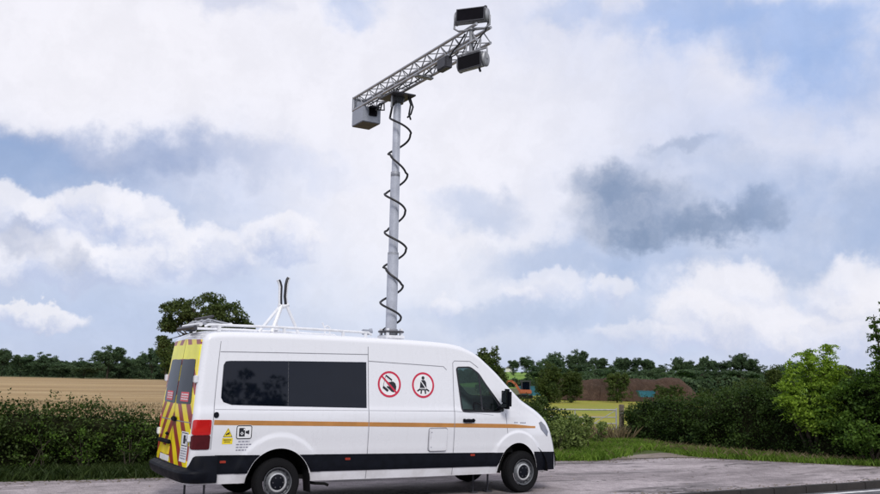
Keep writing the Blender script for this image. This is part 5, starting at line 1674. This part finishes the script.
# ------------------------------------------------------------------ lattice beam across the top of the mast
BZ, BX = 7.12, 3.67
beam = empty('lattice_beam', (BX, 0.2, BZ)); tag(beam, 'square aluminium lattice beam mounted across the top of the mast', 'truss')
YF, YN, W_ = 2.45, -2.04, .13        # far and near end relative to the middle at y=.2
cz = (0.0, .25)
for x in (-W_, W_):
    for z in cz:
        MB().tube([(x, YN, z), (x, YF, z)], .025, 10).build('chord', M['alu'], beam, True)
nb = 20; st_ = (YF - YN) / nb
def brace(a, b): MB().tube([a, b], .0105, 6).build('brace', M['alud'], beam, True)
for i in range(nb):
    ya, yb = YN + i * st_, YN + (i + 1) * st_
    fl = i % 2
    for x in (-W_, W_): brace((x, ya, cz[fl]), (x, yb, cz[1 - fl]))
    for z in cz: brace((-W_ if fl else W_, ya, z), (W_ if fl else -W_, yb, z))
for y in (YF,):
    for a, b in (((-W_, cz[0]), (-W_, cz[1])), ((W_, cz[0]), (W_, cz[1])), ((-W_, cz[0]), (W_, cz[0])), ((-W_, cz[1]), (W_, cz[1]))):
        MB().tube([(a[0], y, a[1]), (b[0], y, b[1])], .018, 8).build('end_bar', M['alu'], beam, True)
MB().box((0, YF + .02, .125), (.30, .012, .30)).build('end_plate', M['boxg'], beam)
cbl = MB()
pts = [(W_ * .2 + .05 * math.sin(t * 5), YF - .4 + (YN + .5 - YF + .4) * t, .04 + .03 * math.sin(t * 9)) for t in np.linspace(0, 1, 40)]
cbl.tube(pts, .014, 6); pts = [(-.05 + .03 * math.sin(t * 7), YF - .3 + (YN + .7 - YF + .3) * t, .03 + .02 * math.sin(t * 12)) for t in np.linspace(0, 1, 40)]
cbl.tube(pts, .012, 6); cbl.build('beam_cable', M['cable'], beam, True)
for y in (-.25, 1.15):
    MB().box((0, y + .1, -.04), (.34, .10, .03), bev=.004).build('clamp', M['alud'], beam)

# junction box hanging on the near side of the beam
jb = empty('junction_box', (3.49, -1.0, 7.02)); tag(jb, 'small dark junction box fixed to the side of the lattice beam', 'box')
MB().box((-.02, 0, -.06), (.12, .30, .20), bev=.012).build('housing', M['boxd'], jb, True)
MB().box((-.085, 0, -.06), (.012, .26, .16), bev=.004).build('lid', M['boxd'], jb)
for y in (-.08, .08): MB().tube([(.0, y, .03), (.03, y, .12)], .012, 6).build('strap', M['alud'], jb, True)
MB().tube([(-.02, -.14, .0), (.0, -.24, .1), (.04, -.34, .18), (.08, -.46, .32)], .014, 7).build('lead', M['cable'], jb, True)

# camera cabinet under the far end
cbx = empty('camera_cabinet', (3.69, 2.37, 6.78)); tag(cbx, 'pale grey camera cabinet hanging under the far end of the lattice beam', 'camera box')
bw, bd, bh = .38, .50, .30
sh_ = MB()
sh_.box((0, 0, bh / 2), (bw, bd, bh), bev=.008); sh_.build('case', M['boxg'], cbx, True)
MB().box((0, 0, -.004), (bw - .02, bd - .02, .012)).build('base_plate', M['boxd'], cbx)
MB().box((.02, -bd / 2 - .012, .20), (.17, .03, .15), bev=.008).build('camera_window', M['lens'], cbx, True)
MB().box((.02, -bd / 2 - .06, .285), (.21, .13, .012)).build('sun_hood', M['boxd'], cbx)
for x in (-.12, .12): MB().box((x, 0, bh + .025), (.05, .4, .05)).build('hanger', M['alud'], cbx)
for q in range(3): MB().tube([(.05 + .05 * q, -.28, .26), (.02 + .06 * q, -.40 - .05 * q, .20), (.05 + .04 * q, -.50, .33)], .014, 6).build('lead', M['cable'], cbx, True)

# floodlights
def floodlight(loc, az, tilt, label, knob_low, roll=0.0):
    """front faces local -Y"""
    root = empty('floodlight', loc); tag(root, label, 'floodlight', 'floodlights at the near end of the beam')
    rot = Matrix.Rotation(az, 4, 'Z') @ Matrix.Rotation(tilt, 4, 'X')
    w, h, d = .46, .22, .15
    def add(mb, name, material, smooth=True):
        mb.v = [tuple(rot @ Vector(p)) for p in mb.v]; return mb.build(name, material, root, smooth)
    hs = MB()
    prof = [(-.075, -h / 2), (-.075, h / 2), (-.03, h / 2 + .015), (.03, h / 2), (.075, h * .28), (.085, 0), (.075, -h * .28), (.03, -h / 2), (-.03, -h / 2 - .01)]
    n = len(prof)
    v = [(-w / 2, y, z) for y, z in prof] + [(w / 2, y, z) for y, z in prof]
    hs.add(v, [(i, (i + 1) % n, n + (i + 1) % n, n + i) for i in range(n)] + [tuple(range(n))[::-1], tuple(range(n, 2 * n))])
    add(hs, 'housing', M['alud'])
    for sx in (-1, 1):
        ec = MB(); ec.lathe([(0, 0), (.105, 0), (.12, .012), (.12, .03), (.10, .045), (0, .05)], 'X', (0, 0, 0), 24)
        ec.v = [(sx * (w / 2 + x), y * .72 + .01, z) for x, y, z in ec.v]
        add(ec, 'end_cap', M['alud'])
    ln_ = MB(); ln_.box((0, -.077, 0), (w - .025, .012, h - .025), bev=.004); add(ln_, 'lens', M['lens'])
    fr_ = MB()
    for z in (-1, 1): fr_.box((0, -.080, z * (h / 2 - .006)), (w, .02, .014))
    for x in (-1, 1): fr_.box((x * (w / 2 - .006), -.080, 0), (.014, .02, h - .028))
    add(fr_, 'bezel', M['boxd'], False)
    fin = MB()
    for k in range(7): fin.box((0, .085 - .003 * abs(k - 3) ** 1.5, -.075 + k * .025), (w - .04, .03, .005))
    add(fin, 'cooling_fin', M['alud'], False)
    return root, rot, w, h
AZT = R(-50)
top, rot, w, h = floodlight((3.555, -1.67, 7.545), AZT, R(-6), 'upper floodlight on its post above the near end of the beam', False)
yk = MB(); yk.tube([rot @ Vector(p_) for p_ in ((-w / 2 - .05, .01, 0), (-w / 2 - .055, .01, -.17), (-w / 2 + .02, .01, -.22), (w / 2 - .02, .01, -.22), (w / 2 + .065, .01, -.16), (w / 2 + .06, .01, .0))], .016, 8); yk.build('yoke', M['alud'], top, True)
kn = MB(); kn.tube([rot @ Vector((w / 2 - .02, .03, .12)), rot @ Vector((w / 2 - .03, .05, .18))], .028, 8); kn.build('photocell', M['cable'], top, True)
ps_ = MB(); pb_ = rot @ Vector((0, .01, -.22)); ps_.tube([pb_, Vector((pb_.x + .02, pb_.y + .02, -.62))], .034, 12); ps_.lathe([(0, 0), (.055, 0), (.055, .03), (0, .03)], 'Z', (pb_.x, pb_.y, pb_.z - .01), 16); ps_.build('post', M['alud'], top, True)
ld = MB(); ld.tube([rot @ Vector((w / 2 + .06, .02, -.05)), rot @ Vector((w / 2 - .02, .05, -.26)), rot @ Vector((.1, .05, -.36)), rot @ Vector((.03, .05, -.55))], .013, 6); ld.build('lead', M['cable'], top, True)
AZB = R(-72)
low, rot, w, h = floodlight((3.53, -1.75, 6.775), AZB, R(4), 'lower floodlight slung beneath the near end of the beam', True)
yk = MB()
yk.tube([rot @ Vector(p_) for p_ in ((-w / 2 - .055, .01, 0), (-w / 2 - .055, .01, .17), (w / 2 + .055, .01, .17), (w / 2 + .055, .01, 0))], .016, 8); yk.build('yoke', M['alud'], low, True)
hg = MB()
for x in (-.14, .14):
    p_ = rot @ Vector((x, .01, .17)); hg.tube([p_, p_ + Vector((0.02, 0, .17))], .014, 6)
hg.build('hanger', M['alud'], low, True)
kn = MB(); kn.tube([rot @ Vector((w * .28, .0, -h / 2)), rot @ Vector((w * .36, -.02, -h / 2 - .07))], .018, 8); kn.build('tilt_knob', M['cable'], low, True)

# ------------------------------------------------------------------ across the road, behind the photographer: seen mirrored in the dark side windows
tree('roadside_tree', 'broad dark tree on the opposite verge, mirrored in the rear side window', (8.4, -23.5, -.05), [(0, 0, 4.2, 2.6, 2.6, 2.6, 1), (-1.0, .4, 2.6, 1.8, 1.8, 1.6, .7), (1.2, 0, 2.4, 1.6, 1.6, 1.5, .6)], 4.0, .22, LF['oak'], 150, 50, .5, .22, 201, shell=.35)
tree('roadside_tree', 'thin leaning tree on the opposite verge, mirrored near the sliding door', (13.6, -23.0, -.05), [(-.3, 0, 3.6, .5, .5, 1.3, 1), (.2, 0, 2.2, .6, .6, .8, .6)], 3.6, .12, LF['oak'], 50, 45, .3, .18, 202, shell=.3)
hedge('roadside_hedge', 'low dark hedge along the opposite side of the road', [(-14, -19.5, 1.3, 1.4), (4, -20, 1.3, 1.4), (24, -20.5, 1.4, 1.4), (40, -21, 1.4, 1.4)][::-1], LF['hedge'], .12, 90, 203, core_in=.12)

# leaf litter and grit washed up along the edges of the lay-by
r_ = np.random.default_rng(301)
e_ = np.array(edge[2:-1]); q_ = []
for k in range(900):
    i_ = r_.integers(0, len(e_) - 1); t_ = r_.uniform(0, 1)
    p_ = e_[i_] * (1 - t_) + e_[i_ + 1] * t_
    q_.append((p_[0] + r_.normal(0, .15), p_[1] - abs(r_.normal(0, .30)), .008))
for k in range(260):
    q_.append((r_.uniform(6.5, 19), -1.0 + abs(r_.normal(0, .12)), .008))
for k in range(120):
    q_.append((r_.uniform(-3, 18), r_.uniform(-.9, 4.3), .008))
q_ = np.array(q_)
tag(link('leaf_litter', quads_mesh('leaf_litter', leaf_quads(q_, .05, 6.0, seed=302)), LF['dry']), kind='stuff')
# dead stalks standing at the gate
pd_ = scatter([(14.0, 9.2), (16.4, 8.9), (16.6, 9.5), (14.4, 10.2)], 900, 303)
grass('dead_stalks', pd_, .55, LF['dry'], 304, .22, .007)
